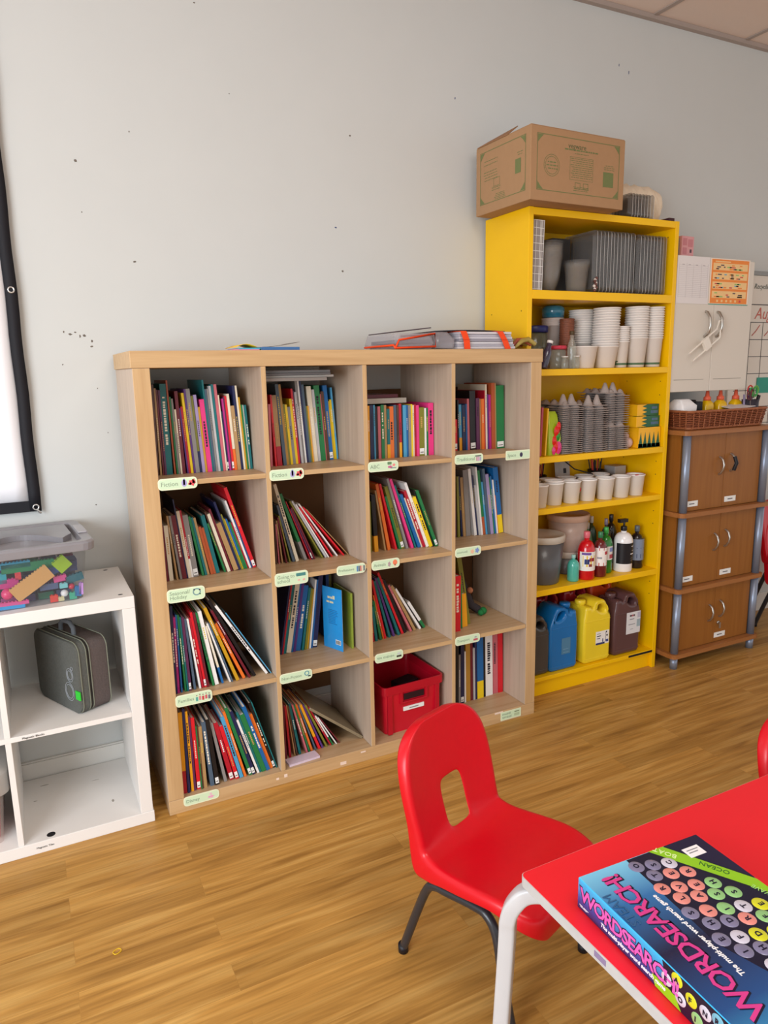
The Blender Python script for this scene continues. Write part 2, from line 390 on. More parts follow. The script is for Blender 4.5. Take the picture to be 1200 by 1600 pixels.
  (0.6279,0.0,0.0055,0.25,27.7,-0.233,0.197,'olive'),
  (0.6409,0.0,0.0065,0.252,28.9,-0.235,0.201,'silver'),
  (0.6505,0.0,0.0043,0.239,29.3,-0.237,0.201,'white'),
  (0.6648,0.0,0.0053,0.228,31.2,-0.236,0.183,'red'),
  (0.6858,0.0,0.0047,0.252,34.1,-0.235,0.21,'white'),
  (0.71,0.0,0.005,0.247,37.7,-0.24,0.192,'red'),
  (0.7301,0.0,0.0024,0.246,40.1,-0.238,0.213,'tan'),
 ],
 (2, 3):[
  (0.8181,0.0,0.0066,0.193,0.2,-0.245,0.163,'olive'),
  (0.8334,0.0,0.0156,0.219,2.7,-0.252,0.197,'black b:amber'),
  (0.8737,0.0,0.0065,0.236,8.9,-0.254,0.201,'tan'),
  (0.8871,0.0,0.0122,0.261,10.4,-0.255,0.226,'orange'),
  (0.9163,0.0,0.0081,0.264,13.9,-0.26,0.235,'red'),
  (0.9324,0.0,0.008,0.216,15.7,-0.263,0.175,'green'),
  (0.9413,0.0,0.0137,0.254,15.7,-0.263,0.194,'olive s'),
  (0.9588,0.0,0.0089,0.287,16.3,-0.271,0.246,'grey'),
  (0.9786,0.0,0.0096,0.287,18.2,-0.275,0.25,'pink'),
  (0.9942,0.0,0.0064,0.263,19.2,-0.274,0.216,'teal'),
  (1.0057,0.0,0.0119,0.224,20.2,-0.279,0.202,'blue'),
  (1.019,0.0,0.0048,0.211,20.2,-0.279,0.159,'cream'),
  (1.0246,0.0,0.0112,0.239,20.2,-0.283,0.202,'crimson t'),
  (1.0372,0.0,0.0104,0.272,20.2,-0.287,0.217,'white'),
  (1.0489,0.0,0.0129,0.212,20.2,-0.292,0.181,'yellow t'),
  (1.0632,0.0,0.0048,0.241,20.2,-0.292,0.177,'black'),
  (1.0725,0.0,0.0113,0.239,21.0,-0.297,0.217,'green s'),
 ],
 (2, 4):[
  (1.2164,0.0,0.0074,0.258,1.1,-0.206,0.181,'plum'),
  (1.228,0.0,0.0099,0.249,1.9,-0.212,0.187,'olive'),
  (1.2469,0.0,0.0062,0.249,3.8,-0.208,0.183,'navy'),
  (1.2539,0.0,0.0124,0.244,3.9,-0.211,0.178,'tan'),
  (1.2669,0.0,0.0212,0.273,3.9,-0.213,0.188,'grey'),
  (1.3026,0.0,0.0124,0.278,6.8,-0.218,0.193,'white'),
  (1.3157,0.0,0.005,0.25,6.8,-0.22,0.188,'navy'),
  (1.3214,0.0,0.01,0.211,6.8,-0.223,0.197,'silver'),
  (1.332,0.0,0.0075,0.284,6.8,-0.226,0.201,'white'),
  (1.3402,0.0,0.0126,0.269,6.8,-0.225,0.2,'green b:rust'),
  (1.3534,0.0,0.0075,0.221,6.8,-0.227,0.161,'skyblue'),
  (1.3616,0.0,0.0114,0.275,6.8,-0.231,0.206,'slate'),
  (1.3737,0.0,0.0139,0.251,6.8,-0.233,0.184,'lilac'),
  (1.3883,0.0,0.0051,0.239,6.8,-0.233,0.208,'green'),
  (1.394,0.0,0.0076,0.243,6.8,-0.232,0.183,'blue'),
  (1.4023,0.0,0.0051,0.227,6.8,-0.236,0.18,'white'),
  (1.408,0.0,0.0025,0.162,6.8,-0.236,0.15,'orange'),
  (1.4112,0.0,0.023,0.276,6.8,-0.234,0.209,'blue b:yellow'),
 ],
 (3, 1):[
  (0.0533,0.0001,0.008,0.298,-0.8,-0.353,0.262,'navy t'),
  (0.0619,0.0001,0.0069,0.259,-0.8,-0.352,0.224,'magenta t'),
  (0.0731,0.0,0.0052,0.265,-0.0,-0.35,0.246,'blue'),
  (0.0857,0.0,0.0057,0.264,1.5,-0.349,0.228,'green t'),
  (0.0931,0.0,0.0049,0.256,1.8,-0.351,0.217,'teal'),
  (0.099,0.0,0.0082,0.255,1.8,-0.351,0.227,'plum s'),
  (0.1151,0.0,0.0074,0.247,3.6,-0.349,0.185,'slate'),
  (0.1328,0.0,0.0057,0.247,5.8,-0.35,0.199,'white'),
  (0.1408,0.0,0.0074,0.248,6.2,-0.347,0.189,'crimson t'),
  (0.1504,0.0,0.0075,0.266,6.6,-0.347,0.232,'red s'),
  (0.1585,0.0,0.0075,0.264,6.6,-0.351,0.23,'maroon'),
  (0.1764,0.0,0.0067,0.264,8.7,-0.35,0.198,'green t'),
  (0.1855,0.0,0.0126,0.266,9.0,-0.347,0.206,'white'),
  (0.2086,0.0,0.0067,0.213,11.6,-0.345,0.177,'cream b:blue'),
  (0.234,0.0,0.0049,0.226,16.3,-0.348,0.204,'white'),
  (0.2411,0.0,0.005,0.228,16.7,-0.35,0.202,'slate'),
  (0.2571,0.0,0.0106,0.287,19.1,-0.35,0.216,'mustard'),
  (0.2812,0.0,0.0097,0.226,22.1,-0.344,0.198,'orange'),
  (0.3007,0.0,0.008,0.282,24.0,-0.348,0.21,'maroon'),
  (0.3181,0.0,0.0104,0.323,25.4,-0.343,0.282,'black'),
  (0.3619,0.0,0.0084,0.314,30.7,-0.344,0.236,'white t'),
  (0.3724,0.0,0.0046,0.29,30.7,-0.345,0.232,'black'),
  (0.3783,0.0,0.0031,0.282,30.7,-0.347,0.225,'skyblue'),
 ],
 (3, 2):[
  (0.4607,0.001,0.0054,0.278,-10.2,-0.205,0.18,'navy'),
  (0.4668,0.001,0.0055,0.268,-10.2,-0.206,0.181,'crimson'),
  (0.4731,0.0019,0.011,0.275,-10.2,-0.203,0.178,'teal'),
  (0.4851,0.0031,0.0177,0.273,-10.2,-0.203,0.178,'cream t'),
  (0.5043,0.0012,0.0067,0.275,-10.0,-0.202,0.177,'blue'),
  (0.5118,0.0016,0.0089,0.285,-10.0,-0.203,0.178,'purple'),
  (0.5217,0.0031,0.018,0.25,-10.0,-0.202,0.177,'blue t'),
  (0.5436,0.0015,0.0091,0.24,-9.2,-0.205,0.175,'teal'),
  (0.556,0.0012,0.008,0.235,-8.6,-0.204,0.171,'olive'),
  (0.5658,0.001,0.0069,0.23,-8.3,-0.199,0.174,'mustard'),
  (0.5763,0.0008,0.0058,0.265,-7.5,-0.2,0.175,'white'),
  (0.5827,0.0008,0.0058,0.264,-7.5,-0.201,0.176,'blue'),
  (0.5893,0.0023,0.0174,0.284,-7.5,-0.2,0.175,'navy s'),
 ],
 (3, 3):[
  (0.8139,0.0,0.0064,0.096,3.8,-0.259,0.15,'crimson'),
  (0.8243,0.0,0.0101,0.14,5.9,-0.259,0.15,'teal'),
  (0.8457,0.0,0.0091,0.162,10.2,-0.255,0.15,'green'),
  (0.8611,0.0,0.0055,0.185,12.1,-0.249,0.15,'orange'),
  (0.8673,0.0,0.0083,0.247,12.1,-0.251,0.194,'red'),
  (0.887,0.0,0.0091,0.244,14.6,-0.249,0.191,'teal'),
  (0.9079,0.0,0.0082,0.257,17.0,-0.246,0.213,'purple'),
  (0.9296,0.0,0.0099,0.26,19.7,-0.245,0.22,'teal'),
  (0.9489,0.0,0.009,0.282,21.3,-0.24,0.215,'red'),
  (0.9626,0.0,0.0126,0.246,22.1,-0.235,0.21,'black'),
  (0.9908,0.0,0.0089,0.226,25.4,-0.233,0.208,'rose'),
  (1.0077,0.0,0.0106,0.223,26.9,-0.232,0.195,'tan'),
  (1.0361,0.0,0.0086,0.212,30.8,-0.228,0.185,'white'),
  (1.0492,0.0,0.0051,0.155,31.6,-0.222,0.15,'black'),
  (1.0558,0.0,0.0112,0.138,31.6,-0.224,0.15,'white b:green'),
 ],
 (3, 4):[
  (1.1411,0.0002,0.0270,0.227,-0.4,-0.323,0.168,'red t'),
  (1.1747,0.0,0.0155,0.184,1.1,-0.303,0.174,'green'),
  (1.1965,0.0,0.0247,0.139,3.5,-0.293,0.15,'amber'),
  (1.2270,0.0,0.0200,0.305,9.0,-0.276,0.200,'olive'),
 ],
 (4, 1):[
  (0.052,0.0001,0.0129,0.29,-0.5,-0.364,0.257,'amber b:crimson'),
  (0.0669,0.0,0.0083,0.3,-0.2,-0.367,0.232,'navy'),
  (0.0794,0.0,0.0083,0.288,0.5,-0.363,0.269,'amber t'),
  (0.0882,0.0,0.0071,0.267,0.5,-0.363,0.219,'plum'),
  (0.0991,0.0,0.012,0.26,1.2,-0.361,0.187,'red s'),
  (0.1117,0.0,0.0036,0.23,1.2,-0.366,0.207,'green'),
  (0.1159,0.0,0.0048,0.229,1.2,-0.364,0.167,'brown'),
  (0.1213,0.0,0.0109,0.224,1.2,-0.363,0.212,'tan'),
  (0.1433,0.0,0.0133,0.237,3.9,-0.363,0.19,'slate t'),
  (0.16,0.0,0.0134,0.244,4.6,-0.365,0.18,'black s'),
  (0.1914,0.0,0.0097,0.228,9.0,-0.359,0.19,'grey'),
  (0.2112,0.0,0.0146,0.225,11.3,-0.359,0.165,'crimson s'),
  (0.23,0.0,0.0122,0.21,12.2,-0.362,0.153,'red s'),
  (0.2454,0.0,0.0122,0.244,12.8,-0.361,0.179,'skyblue t'),
  (0.2604,0.0,0.0086,0.262,13.3,-0.361,0.214,'orange'),
  (0.278,0.0,0.011,0.275,15.0,-0.361,0.201,'green s'),
  (0.2901,0.0,0.0111,0.259,15.0,-0.362,0.244,'navy s'),
  (0.3073,0.0,0.0074,0.223,16.3,-0.361,0.187,'white'),
  (0.3156,0.0,0.0074,0.251,16.3,-0.359,0.212,'teal'),
  (0.324,0.0,0.0162,0.238,16.3,-0.361,0.188,'green'),
  (0.3414,0.0,0.0125,0.266,16.3,-0.36,0.225,'blue t'),
  (0.3551,0.0,0.0113,0.229,16.3,-0.354,0.196,'orange'),
  (0.3675,0.0,0.0089,0.273,16.3,-0.354,0.21,'black t s'),
  (0.3773,0.0,0.0038,0.278,16.3,-0.359,0.235,'teal'),
 ],
 (4, 2):[
  (0.4251,0.0,0.005,0.209,0.1,-0.318,0.178,'maroon'),
  (0.44,0.0,0.0072,0.202,2.8,-0.318,0.175,'crimson'),
  (0.461,0.0,0.0036,0.206,6.6,-0.315,0.191,'tan'),
  (0.4676,0.0,0.005,0.201,7.3,-0.317,0.166,'brown'),
  (0.4786,0.0,0.0086,0.207,8.8,-0.313,0.16,'teal'),
  (0.5056,0.0,0.0064,0.207,13.6,-0.317,0.164,'rose t'),
  (0.5157,0.0,0.0057,0.204,14.4,-0.316,0.183,'green'),
  (0.5249,0.0,0.0085,0.202,15.2,-0.311,0.16,'orange'),
  (0.542,0.0,0.005,0.2,17.4,-0.314,0.15,'slate'),
  (0.5547,0.0,0.0092,0.201,19.3,-0.313,0.15,'amber b:red'),
  (0.5693,0.0,0.0063,0.198,20.4,-0.311,0.168,'purple'),
  (0.5855,0.0,0.007,0.199,22.9,-0.311,0.15,'olive'),
  (0.6032,0.0,0.0055,0.189,25.5,-0.308,0.15,'crimson'),
  (0.6119,0.0,0.0048,0.147,26.3,-0.31,0.15,'white b:green'),
  (0.627,0.0,0.004,0.142,29.7,-0.309,0.15,'white'),
  (0.6404,0.0,0.0039,0.137,32.7,-0.308,0.15,'maroon'),
 ],
 (4, 4):[
  (1.184,0.0,0.0196,0.296,-0.0,-0.255,0.23,'black'),
  (1.2045,0.0,0.0099,0.217,0.1,-0.253,0.189,'grey'),
  (1.2151,0.0,0.0165,0.26,0.1,-0.253,0.221,'navy s'),
  (1.2342,0.0,0.0066,0.226,0.6,-0.254,0.205,'white'),
  (1.2423,0.0,0.0217,0.27,0.8,-0.252,0.227,'gold'),
  (1.2645,0.0,0.0134,0.265,0.8,-0.25,0.225,'maroon'),
  (1.2802,0.0,0.0084,0.232,1.2,-0.252,0.21,'silver'),
  (1.2892,0.0,0.0101,0.26,1.2,-0.251,0.195,'navy'),
  (1.3,0.0,0.0306,0.28,1.2,-0.252,0.212,'blue b:yellow'),
  (1.3312,0.0,0.012,0.275,1.2,-0.249,0.224,'black'),
  (1.3438,0.0,0.0363,0.279,1.2,-0.248,0.205,'white t'),
  (1.3807,0.0,0.0297,0.277,1.2,-0.243,0.218,'rose'),
  (1.4111,0.0,0.0229,0.273,1.2,-0.246,0.2,'red'),
 ],
}
def bw(name, a, mats, parent, bevel=.0015, front=None, **k):
    # box given in room coordinates, made a child of an unrotated empty
    L = parent.matrix_basis.translation if parent.parent is None else parent.parent.matrix_basis.translation
    a = (a[0]-L.x,a[1]-L.x,a[2]-L.y,a[3]-L.y,a[4]-L.z,a[5]-L.z)
    m = MB().box(*a)
    if isinstance(mats,(list,tuple)): m.m = [1,1,0,1,0,1] if len(mats) == 2 else [0,1,2,2,2,2]   # front and back edges keep the edge band
    return m.build(name, mats, parent, bevel, **k)
# ------------------------------------------------------------------ the room
struct('floor', MB().box(-4,6.5,-6.5,.3,-.05,0), FLOOR)
wb = struct('wall_back', MB().box(-4,6.5,.02,.3,0,2.96), WALL)
struct('ceiling', MB().box(-4,6.5,-6.5,.02,2.945,3.0), CEIL)
mb = MB()
for i in range(17): mb.box(-4.4+.6*i+.178,-4.4+.6*i+.202,-6.5,.0,2.94,2.95)
for j in range(11): mb.box(-4,6.5,-.42-.6*j,-.444-.6*j,2.9395,2.949)
mb.box(-4,6.5,-.004,.02,2.925,2.9445)
struct('trim_1', mb, TBAR)
struct('baseboard_back', MB().box(-4,6.5,.004,.0199,0,.095).box(-4,6.5,.01,.0199,.095,.1), mat('#dcdad4',.5,var=.02,scale=5))
chip = mat('#6e655c',.9,var=.3,scale=90); blu = mat('#3a4a78',.8,var=.2)
for n,(x,z,sx,sz,c) in enumerate([(-.062,2.094,.008,.008,0),(-.057,1.941,.004,.004,0),(.094,1.795,.007,.006,0),(.831,1.952,.007,.006,1),(.855,1.796,.008,.007,0),
    (-.147,1.565,.005,.006,0),(-.128,1.557,.010,.005,0),(-.112,1.563,.006,.005,0),(-.099,1.551,.005,.008,0),(-.085,1.553,.009,.006,0),(-.063,1.535,.005,.007,0),(-.066,1.518,.010,.004,0),
    (-.16,1.46,.004,.004,0),(-.06,1.38,.003,.003,0),(.35,2.62,.006,.005,0),(.11,2.2,.003,.004,0),(2.27,2.70,.003,.012,1),(2.21,2.72,.003,.010,1),(1.36,2.47,.004,.008,1),(.9,2.28,.006,.005,0),(.45,2.36,.003,.003,0),(-.04,1.23,.004,.003,0),(-.10,.985,.004,.003,0),(1.95,2.38,.004,.004,0)]):
    P = [(x+sx*.55*(1+.4*random.uniform(-1,1))*cos(a*PI/4.5), z+sz*.55*(1+.4*random.uniform(-1,1))*sin(a*PI/4.5)) for a in range(9)]
    MB().loft([[(px,.0199,pz) for px,pz in P],[(x+(px-x)*.8,.0188,z+(pz-z)*.8) for px,pz in P]][::1], smooth=False).build('paint_chip', blu if c else chip, wb)
# ------------------------------------------------------------------ birch bookcase 4 x 4
D = -.39
bc = thing('bookcase','large birch-effect cube bookcase, four by four cubbies full of children\'s books','bookcase',(.745,-.195,0))
bw('top_board',(-.004,1.494,D-.001,0,1.4403,1.49),BIRCH_X,bc,.002); bw('bottom_board',(0,1.49,D,0,0,.05),[BIRCH_X,BIRCH_T],bc,.002)
bw('side_panel',(0,.05,D,0,.0503,1.44),[BIRCH_Z,BIRCH_S],bc,.002); bw('side_panel',(1.44,1.49,D,0,.0503,1.44),[BIRCH_Z,BIRCH_S],bc,.002)
for c in (1,2,3): bw('divider',(.05+.351*c-.016,.05+.351*c,D+.001,0,.0503,1.44),[BIRCH_Z,BIRCH_S],bc,.001)
for c in range(4):
    for r in (1,2,3): bw('shelf',(.0503+.351*c,.05+.335+.351*c-.0003,D+.001,0,.05+.351*r-.016,.05+.351*r),[BIRCH_X,BIRCH_T],bc,.001)
bw('back_panel',(.051,1.439,.0005,.0035,.14,1.347),BROWNBOARD,bc,0)
mb = MB()
for x,y,z,a,b in ((.62,-.3895,.016,.012,.006),(.40,-.3895,.03,.006,.006),(1.31,-.3895,.045,.02,.004),(.70,-.391,.04,.01,.003),(.37,-.3895,.026,.005,.004),(1.38,-.3895,.032,.006,.008)):
    mb.box(x-.745-a,x-.745+a,y+.195-.0012,y+.195,z-b,z+b)
mb.build('worn_spot', mat('#f0d8c8',.8,var=.2,scale=80), bc, .001)
TAGM = mat('#e8f2d2',.3,var=.02,scale=4,coat=.5); TAGI = mat('#d3ecc9',.3,var=.03,scale=4,coat=.5); INK = mat('#7c9a7c',.6); INKD = mat('#8d9f88',.6)
def shelf_tag(x, z, wd, h, body, icons, deg=0, r=.012, ts=.019, tx=.008):
    M = Matrix.Translation((x-.745, D-.0015+.195, z)) @ Matrix.Rotation(radians(deg),4,'Y')
    Q = M @ frame((0,0,0),(1,0,0),(0,0,1))
    t = outline('shelf_label',[rrect(0,wd,-h/2,h/2,r)],.0016,.0004,TAGM,bc,Q); t['label'] = 'pale green label reading %s' % body.replace('\n',' ') if body else 'pale green printed label'
    outline('label_inner',[rrect(.004,wd-.004,-h/2+.004,h/2-.004,r*.7)],.0004,.0001,TAGI,t,Q @ Matrix.Translation((0,0,.0009)))
    if body:
        o = M @ Vector((tx,-.0014,-ts*.32 if '\n' not in body else ts*.18))
        text('label_text',body,ts,INKD,t,o,(M.to_3x3()@Vector((1,0,0))),(M.to_3x3()@Vector((0,0,1))),line=.85)
    for ic in icons:
        cx,cz,sx,sz,c = ic[:5]; kind = ic[5] if len(ic) > 5 else 'blob'
        if kind == 'blob':
            P = [(cx+sx/2*(1-.35*(k%2))*cos(k*PI/5), cz+sz/2*(1-.35*(k%2))*sin(k*PI/5)) for k in range(10)]
        elif kind == 'box': P = rrect(cx-sx/2,cx+sx/2,cz-sz/2,cz+sz/2,min(sx,sz)*.2,2)
        elif kind == 'oval': P = [(cx+sx/2*cos(k*PI/8), cz+sz/2*sin(k*PI/8)) for k in range(16)]
        if kind == 'ring':
            a = [(cx+sx/2*cos(k*PI/8), cz+sz/2*sin(k*PI/8)) for k in range(16)]; b = [(cx+sx/2*.68*cos(k*PI/8), cz+sz/2*.68*sin(k*PI/8)) for k in range(16)]
            outline('label_picture',[a,b],.0004,.0,mat(c,.5),t,Q @ Matrix.Translation((0,0,.0013)))
        else: outline('label_picture',[P],.0004,.0,mat(c,.5),t,Q @ Matrix.Translation((0,0,.0013)))
def dash(x0,x1,z_):
    # print too faded to read
    R_ = random.Random(int(x0*1e4+x1*1e3)); o_ = []; x = x0
    while x < x1: o_.append((x+.002,z_+R_.choice([0,0,.001]),.0032,R_.choice([.006,.006,.009]),'#9db49a','box')); x += .0052
    return o_
RED='#e0555a'; LIL='#b0a6dc'
castle = [(.078,0,.016,.022,LIL,'oval'),(.078,.004,.006,.02,'#8f86cc','box')]
dragon = [(.102,0,.024,.024,RED),(.107,.004,.012,.018,'#c8383f'),(.095,-.003,.014,.01,'#d84b50')]
shelf_tag(.046,1.094,.118,.036,'Fiction',castle+dragon,0)
shelf_tag(.395,1.094,.118,.036,'Fiction',castle+dragon,0)
shelf_tag(.747,1.094,.118,.036,'ABC',[(.083,.009,.016,.01,'#6c8f68','box'),(.085,-.004,.022,.012,'#cf6c9a','blob'),(.100,.002,.014,.012,'#ee8f8b','blob'),(.098,-.008,.022,.003,'#7d8590','box')],0)
shelf_tag(1.098,1.094,.125,.036,'Traditional',[(.102,.009,.026,.004,'#46484f','box'),(.096,-.002,.006,.015,'#c59aa6','box'),(.104,-.002,.008,.016,'#d0a5c0','box'),(.112,-.003,.006,.014,'#a3a9c6','box')],0,ts=.018)
shelf_tag(1.326,1.094,.114,.036,'Space',[(.072,0,.014,.018,'#3a3552','oval')],0,r=.004,ts=.017)
shelf_tag(.046,.742,.118,.044,'Seasonal/\nHoliday',[(.092,.004,.026,.024,'#7fa0a0','ring'),(.084,.012,.005,.005,'#5b6f8a','oval'),(.102,.01,.005,.005,'#a85a5a','oval'),(.102,-.004,.005,.005,'#5b8a5b','oval')],0,ts=.017)
shelf_tag(.395,.742,.118,.046,'Going to\nschool',[(.092,.010,.034,.011,'#4c8a86','box'),(.084,-.009,.010,.008,'#eab0a8','blob'),(.102,-.009,.012,.009,'#eab0a8','blob')],0,ts=.017)
shelf_tag(.618,.742,.110,.036,'Professions',[(.078+k*.0065,-.001,.0045,.020,c,'box') for k,c in enumerate(['#4b7fb8','#2f3f6e','#c34a55','#e8c9b8','#3a4a66'])],0,ts=.013,tx=.006)
shelf_tag(.752,.742,.112,.036,'Animals',[(.070,-.002,.014,.022,'#b59aa0','blob'),(.093,.002,.018,.02,'#f0835c','oval'),(.093,-.009,.006,.008,'#f6b79c','box')],0,ts=.015)
shelf_tag(1.100,.742,.116,.036,'',dash(.008,.052,.0)+[(.076,-.002,.020,.020,'#eebfa0','blob'),(.098,0,.022,.024,'#7f97cf','blob')],0,ts=.015)
shelf_tag(.046,.391,.118,.040,'Families',[(.068+k*.010,-.004+.002*(k%2),.007,.014,c,'box') for k,c in enumerate(['#5aa79c','#d98a8f','#c8444c','#d0606a','#6c6f7d'])]+[(.068+k*.010,.008+.002*(k%2),.004,.004,'#8c5a5a','oval') for k in range(5)],0,ts=.016)
shelf_tag(.395,.391,.118,.036,'Non-Fiction',[(.098,.004,.018,.018,'#4f93a8','ring'),(.107,-.007,.010,.004,'#3b3f4a','box')],0,ts=.015,tx=.006)
shelf_tag(.757,.391,.116,.036,'',dash(.008,.026,.0)+dash(.032,.078,.0)+[(.098,-.006,.020,.007,'#3f3b33','box'),(.098,.004,.016,.008,'#c9d2cf','oval')],0,ts=.015)
shelf_tag(1.100,.391,.114,.036,'Transport',[(.093,-.006,.020,.008,'#c0606e','box'),(.093,.004,.014,.008,'#a8a5b0','blob')],0,ts=.014)
shelf_tag(.046,.036,.118,.034,'Disney',[(.090,-.004,.026,.012,'#e7a9c6','blob'),(.090,.006,.010,.010,'#e9bccd','blob')],0,ts=.016)
shelf_tag(1.318,.026,.102,.038,'',dash(.008,.048,.007)+dash(.008,.05,-.007)+[(.080,.008,.024,.004,'#7d8a68','box'),(.080,-.004,.026,.012,'#b8cda6','box')],0,r=.003,ts=.012)
# ------------------------------------------------------------------ books
PAGES = mat('#ece6d8',.85,var=.05,scale=300); STICK = mat('#eef0ee',.5,var=.02)
ORD = ['first','second','third','fourth','fifth','sixth','seventh','eighth','ninth','tenth','eleventh','twelfth','thirteenth','fourteenth','fifteenth','sixteenth','seventeenth','eighteenth','nineteenth','twentieth']+['twenty-'+s for s in ('first','second','third','fourth','fifth','sixth','seventh','eighth','ninth')]+['thirtieth']+['thirty-'+s for s in ('first','second','third','fourth','fifth','sixth','seventh','eighth','ninth')]
ROWN = {1:'top',2:'second',3:'third',4:'bottom'}; COLN = {1:'leftmost',2:'second',3:'third',4:'rightmost'}
def colname(c): return {'skyblue':'sky-blue'}.get(c,c)
def book(t, h, w, col, opts, label, group, loc, rot, name='book', title_seed=0):
    b = thing(name, label, 'book', loc, rot=rot, group=group)
    cov = mat(PAL[col],.38,var=.10,scale=18,coat=.25)
    bt = min(.0022, t*.3); bandc = [o[2:] for o in opts if o.startswith('b:')]
    mats = [cov, mat(PAL[bandc[0]],.38,var=.1,coat=.25) if bandc else cov]
    f = .28; m = MB()
    for z0,z1,k in ((0,h*f,1),(h*f,h,0)):
        m.box(0,bt,0,w,z0,z1,k); m.box(t-bt,t,0,w,z0,z1,k); m.box(bt,t-bt,0,bt,z0,z1,k)
    cv = m.build('cover', mats, b)
    MB().box(bt,t-bt,bt,w-.003,.003,h-.003).build('page_block', PAGES, b)
    R = random.Random(title_seed)
    if 't' in opts and t > .004:
        dark = col in ('white','cream','yellow','amber','pink','skyblue','orange','green') and R.random() < .6
        tm = mat('#26202c' if dark else '#f1e9d6',.5); m = MB(); z = h*(.86 if R.random()<.5 else .7); ww = t*.42
        while z > h*.36:
            dz = R.uniform(.004,.010)
            m.box(t/2-ww/2,t/2+ww/2*R.uniform(.6,1),-.0004,0,z-dz,z); z -= dz+R.uniform(.0015,.003)
            if R.random() < .15: z -= .008
        m.build('spine_title', tm, cv)
    elif t > .0045 and R.random() < .5:
        tm = mat(R.choice(['#e9dfc8','#d9c24a','#f0eeee','#2a2230','#c9a05a']),.5); m = MB(); z = h*R.uniform(.6,.85); e = z-h*R.uniform(.15,.35)
        while z > e:
            dz = R.uniform(.003,.006); m.box(t*.36,t*.64,-.0003,0,z-dz,z); z -= dz+.0022
        m.build('spine_title', tm, cv)
    if 's' in opts:
        o = MB().box(t*.08,t*.92,-.0005,0,.006,.028).box(t*.2,t*.8,-.0007,-.0005,.012,.015,1).build('spine_sticker',[STICK,mat('#55504e')],cv); o['label'] = 'white library sticker'
    return b
n_b = 0
for (r,c),L in BOOKS.items():
    cub = 'in the %s row\'s %s cubby' % (ROWN[r],COLN[c])
    for i,(x,mz,t,h,l,y,wd,co) in enumerate(L):
        pr = co.split(); col = pr[0]; opts = pr[1:]
        look = ('thick ' if t > .014 else 'slim ' if t < .0055 else '')+colname(col)+' book'
        if any(o.startswith('b:') for o in opts): look += ' with %s foot' % [o[2:] for o in opts if o[1:2]==':'][0]
        elif 's' in opts: look += ' with white spine sticker'
        lab = '%s, %s from the left %s' % (look, ORD[i], cub)
        if len(lab.split()) > 16: lab = lab.replace(' white',' ')
        book(t, h, wd, col, opts, lab, 'books in the %s row, %s cubby' % (ROWN[r],COLN[c]),
             (x, y, .05+.351*(4-r)+mz+.0003), (0,-radians(l),0), title_seed=n_b)
        n_b += 1
def slab(name, label, cat, a, hexes, rz=0, group=None, loc=None, tilt=(0,0)):
    # a lying book or magazine: cover, pages and back as one bound thing
    x,y,z = loc; wd,dp,t = a
    b = thing(name, label, cat, loc, group=group, rot=(radians(tilt[0]),radians(tilt[1]),radians(rz)))
    k = min(.0015,t*.25)
    MB().box(0,wd,0,dp,0,k).box(0,wd,0,dp,t-k,t).box(0,wd,0,k,k,t-k).build('cover', mat(hexes[0],.4,var=.1,coat=.2), b)
    MB().box(.002,wd-.002,k,dp-.002,k,t-k).build('page_block', mat(hexes[1],.8,var=.08,scale=200), b)
    return b
# flat things inside the bookcase
z0 = 1.103
for k,(xx,yy,zz,wd,dp,t,c) in enumerate([(.405,-.345,1.3925,.22,.27,.010,'#7d746e'),(.404,-.335,1.4035,.25,.26,.007,'#98918a'),(.406,-.34,1.4115,.235,.26,.006,'#5f5b5c'),(.404,-.33,1.4185,.24,.26,.008,'#6f6a68')]):
    slab('magazine','%s, on the books in the top row\'s second cubby' % ['lowest grey magazine','pale grey magazine second from bottom','dark grey magazine third from bottom','uppermost grey magazine'][k],'magazine',(wd,dp,t),(c,'#b5ada2'),loc=(xx,yy,zz),group='magazines lying on the second top cubby\'s books')
slab('book','grey hardback lying flat across the upright books in the third top cubby','book',(.215,.20,.018),('#a09a90','#c9c0b0'),loc=(.756,-.262,1.3035))
slab('book','dark red book lying flat on the grey hardback, third top cubby','book',(.18,.17,.012),('#5a1320','#8c6a58'),loc=(.77,-.235,1.3222),rz=0)
# sheet and books on the right of the non-fiction cubby
t = thing('booklet','glossy sky-blue booklet turned cover outward with a barcode, non-fiction cubby','book',(.6385,-.198,.4013),rz=radians(-69.5))
MB().box(0,.102,-.0012,.0012,0,.238).build('cover',mat('#2a9be8',.25,var=.25,scale=6,coat=.6),t)
MB().box(.001,.101,.0013,.0028,.002,.236).build('page_block',PAGES,t)
MB().box(.065,.092,-.0016,-.0012,.022,.040).box(.067,.069,-.0019,-.0016,.024,.038,1).box(.071,.074,-.0019,-.0016,.024,.038,1).box(.0755,.0765,-.0019,-.0016,.024,.038,1).box(.078,.082,-.0019,-.0016,.024,.038,1).box(.084,.0855,-.0019,-.0016,.024,.038,1).box(.087,.090,-.0019,-.0016,.024,.038,1).build('barcode',[STICK,BLACKM],t)
mb = MB()
for k in range(9):
    mb.box(.03,.03+random.uniform(.035,.055),-.0016,-.0012,.15-.0065*k,.1525-.0065*k)
mb.build('printed_lines',mat('#1673b8',.4),t)
mb = MB(); mb.box(.028,.04,-.0016,-.0012,.195,.203); mb.box(.043,.052,-.0016,-.0012,.195,.203); mb.box(.055,.066,-.0016,-.0012,.195,.208); mb.box(.022,.036,-.0016,-.0012,.178,.185); mb.box(.039,.058,-.0016,-.0012,.178,.185)
mb.build('cover_title',mat('#e6e0b8',.4),t)
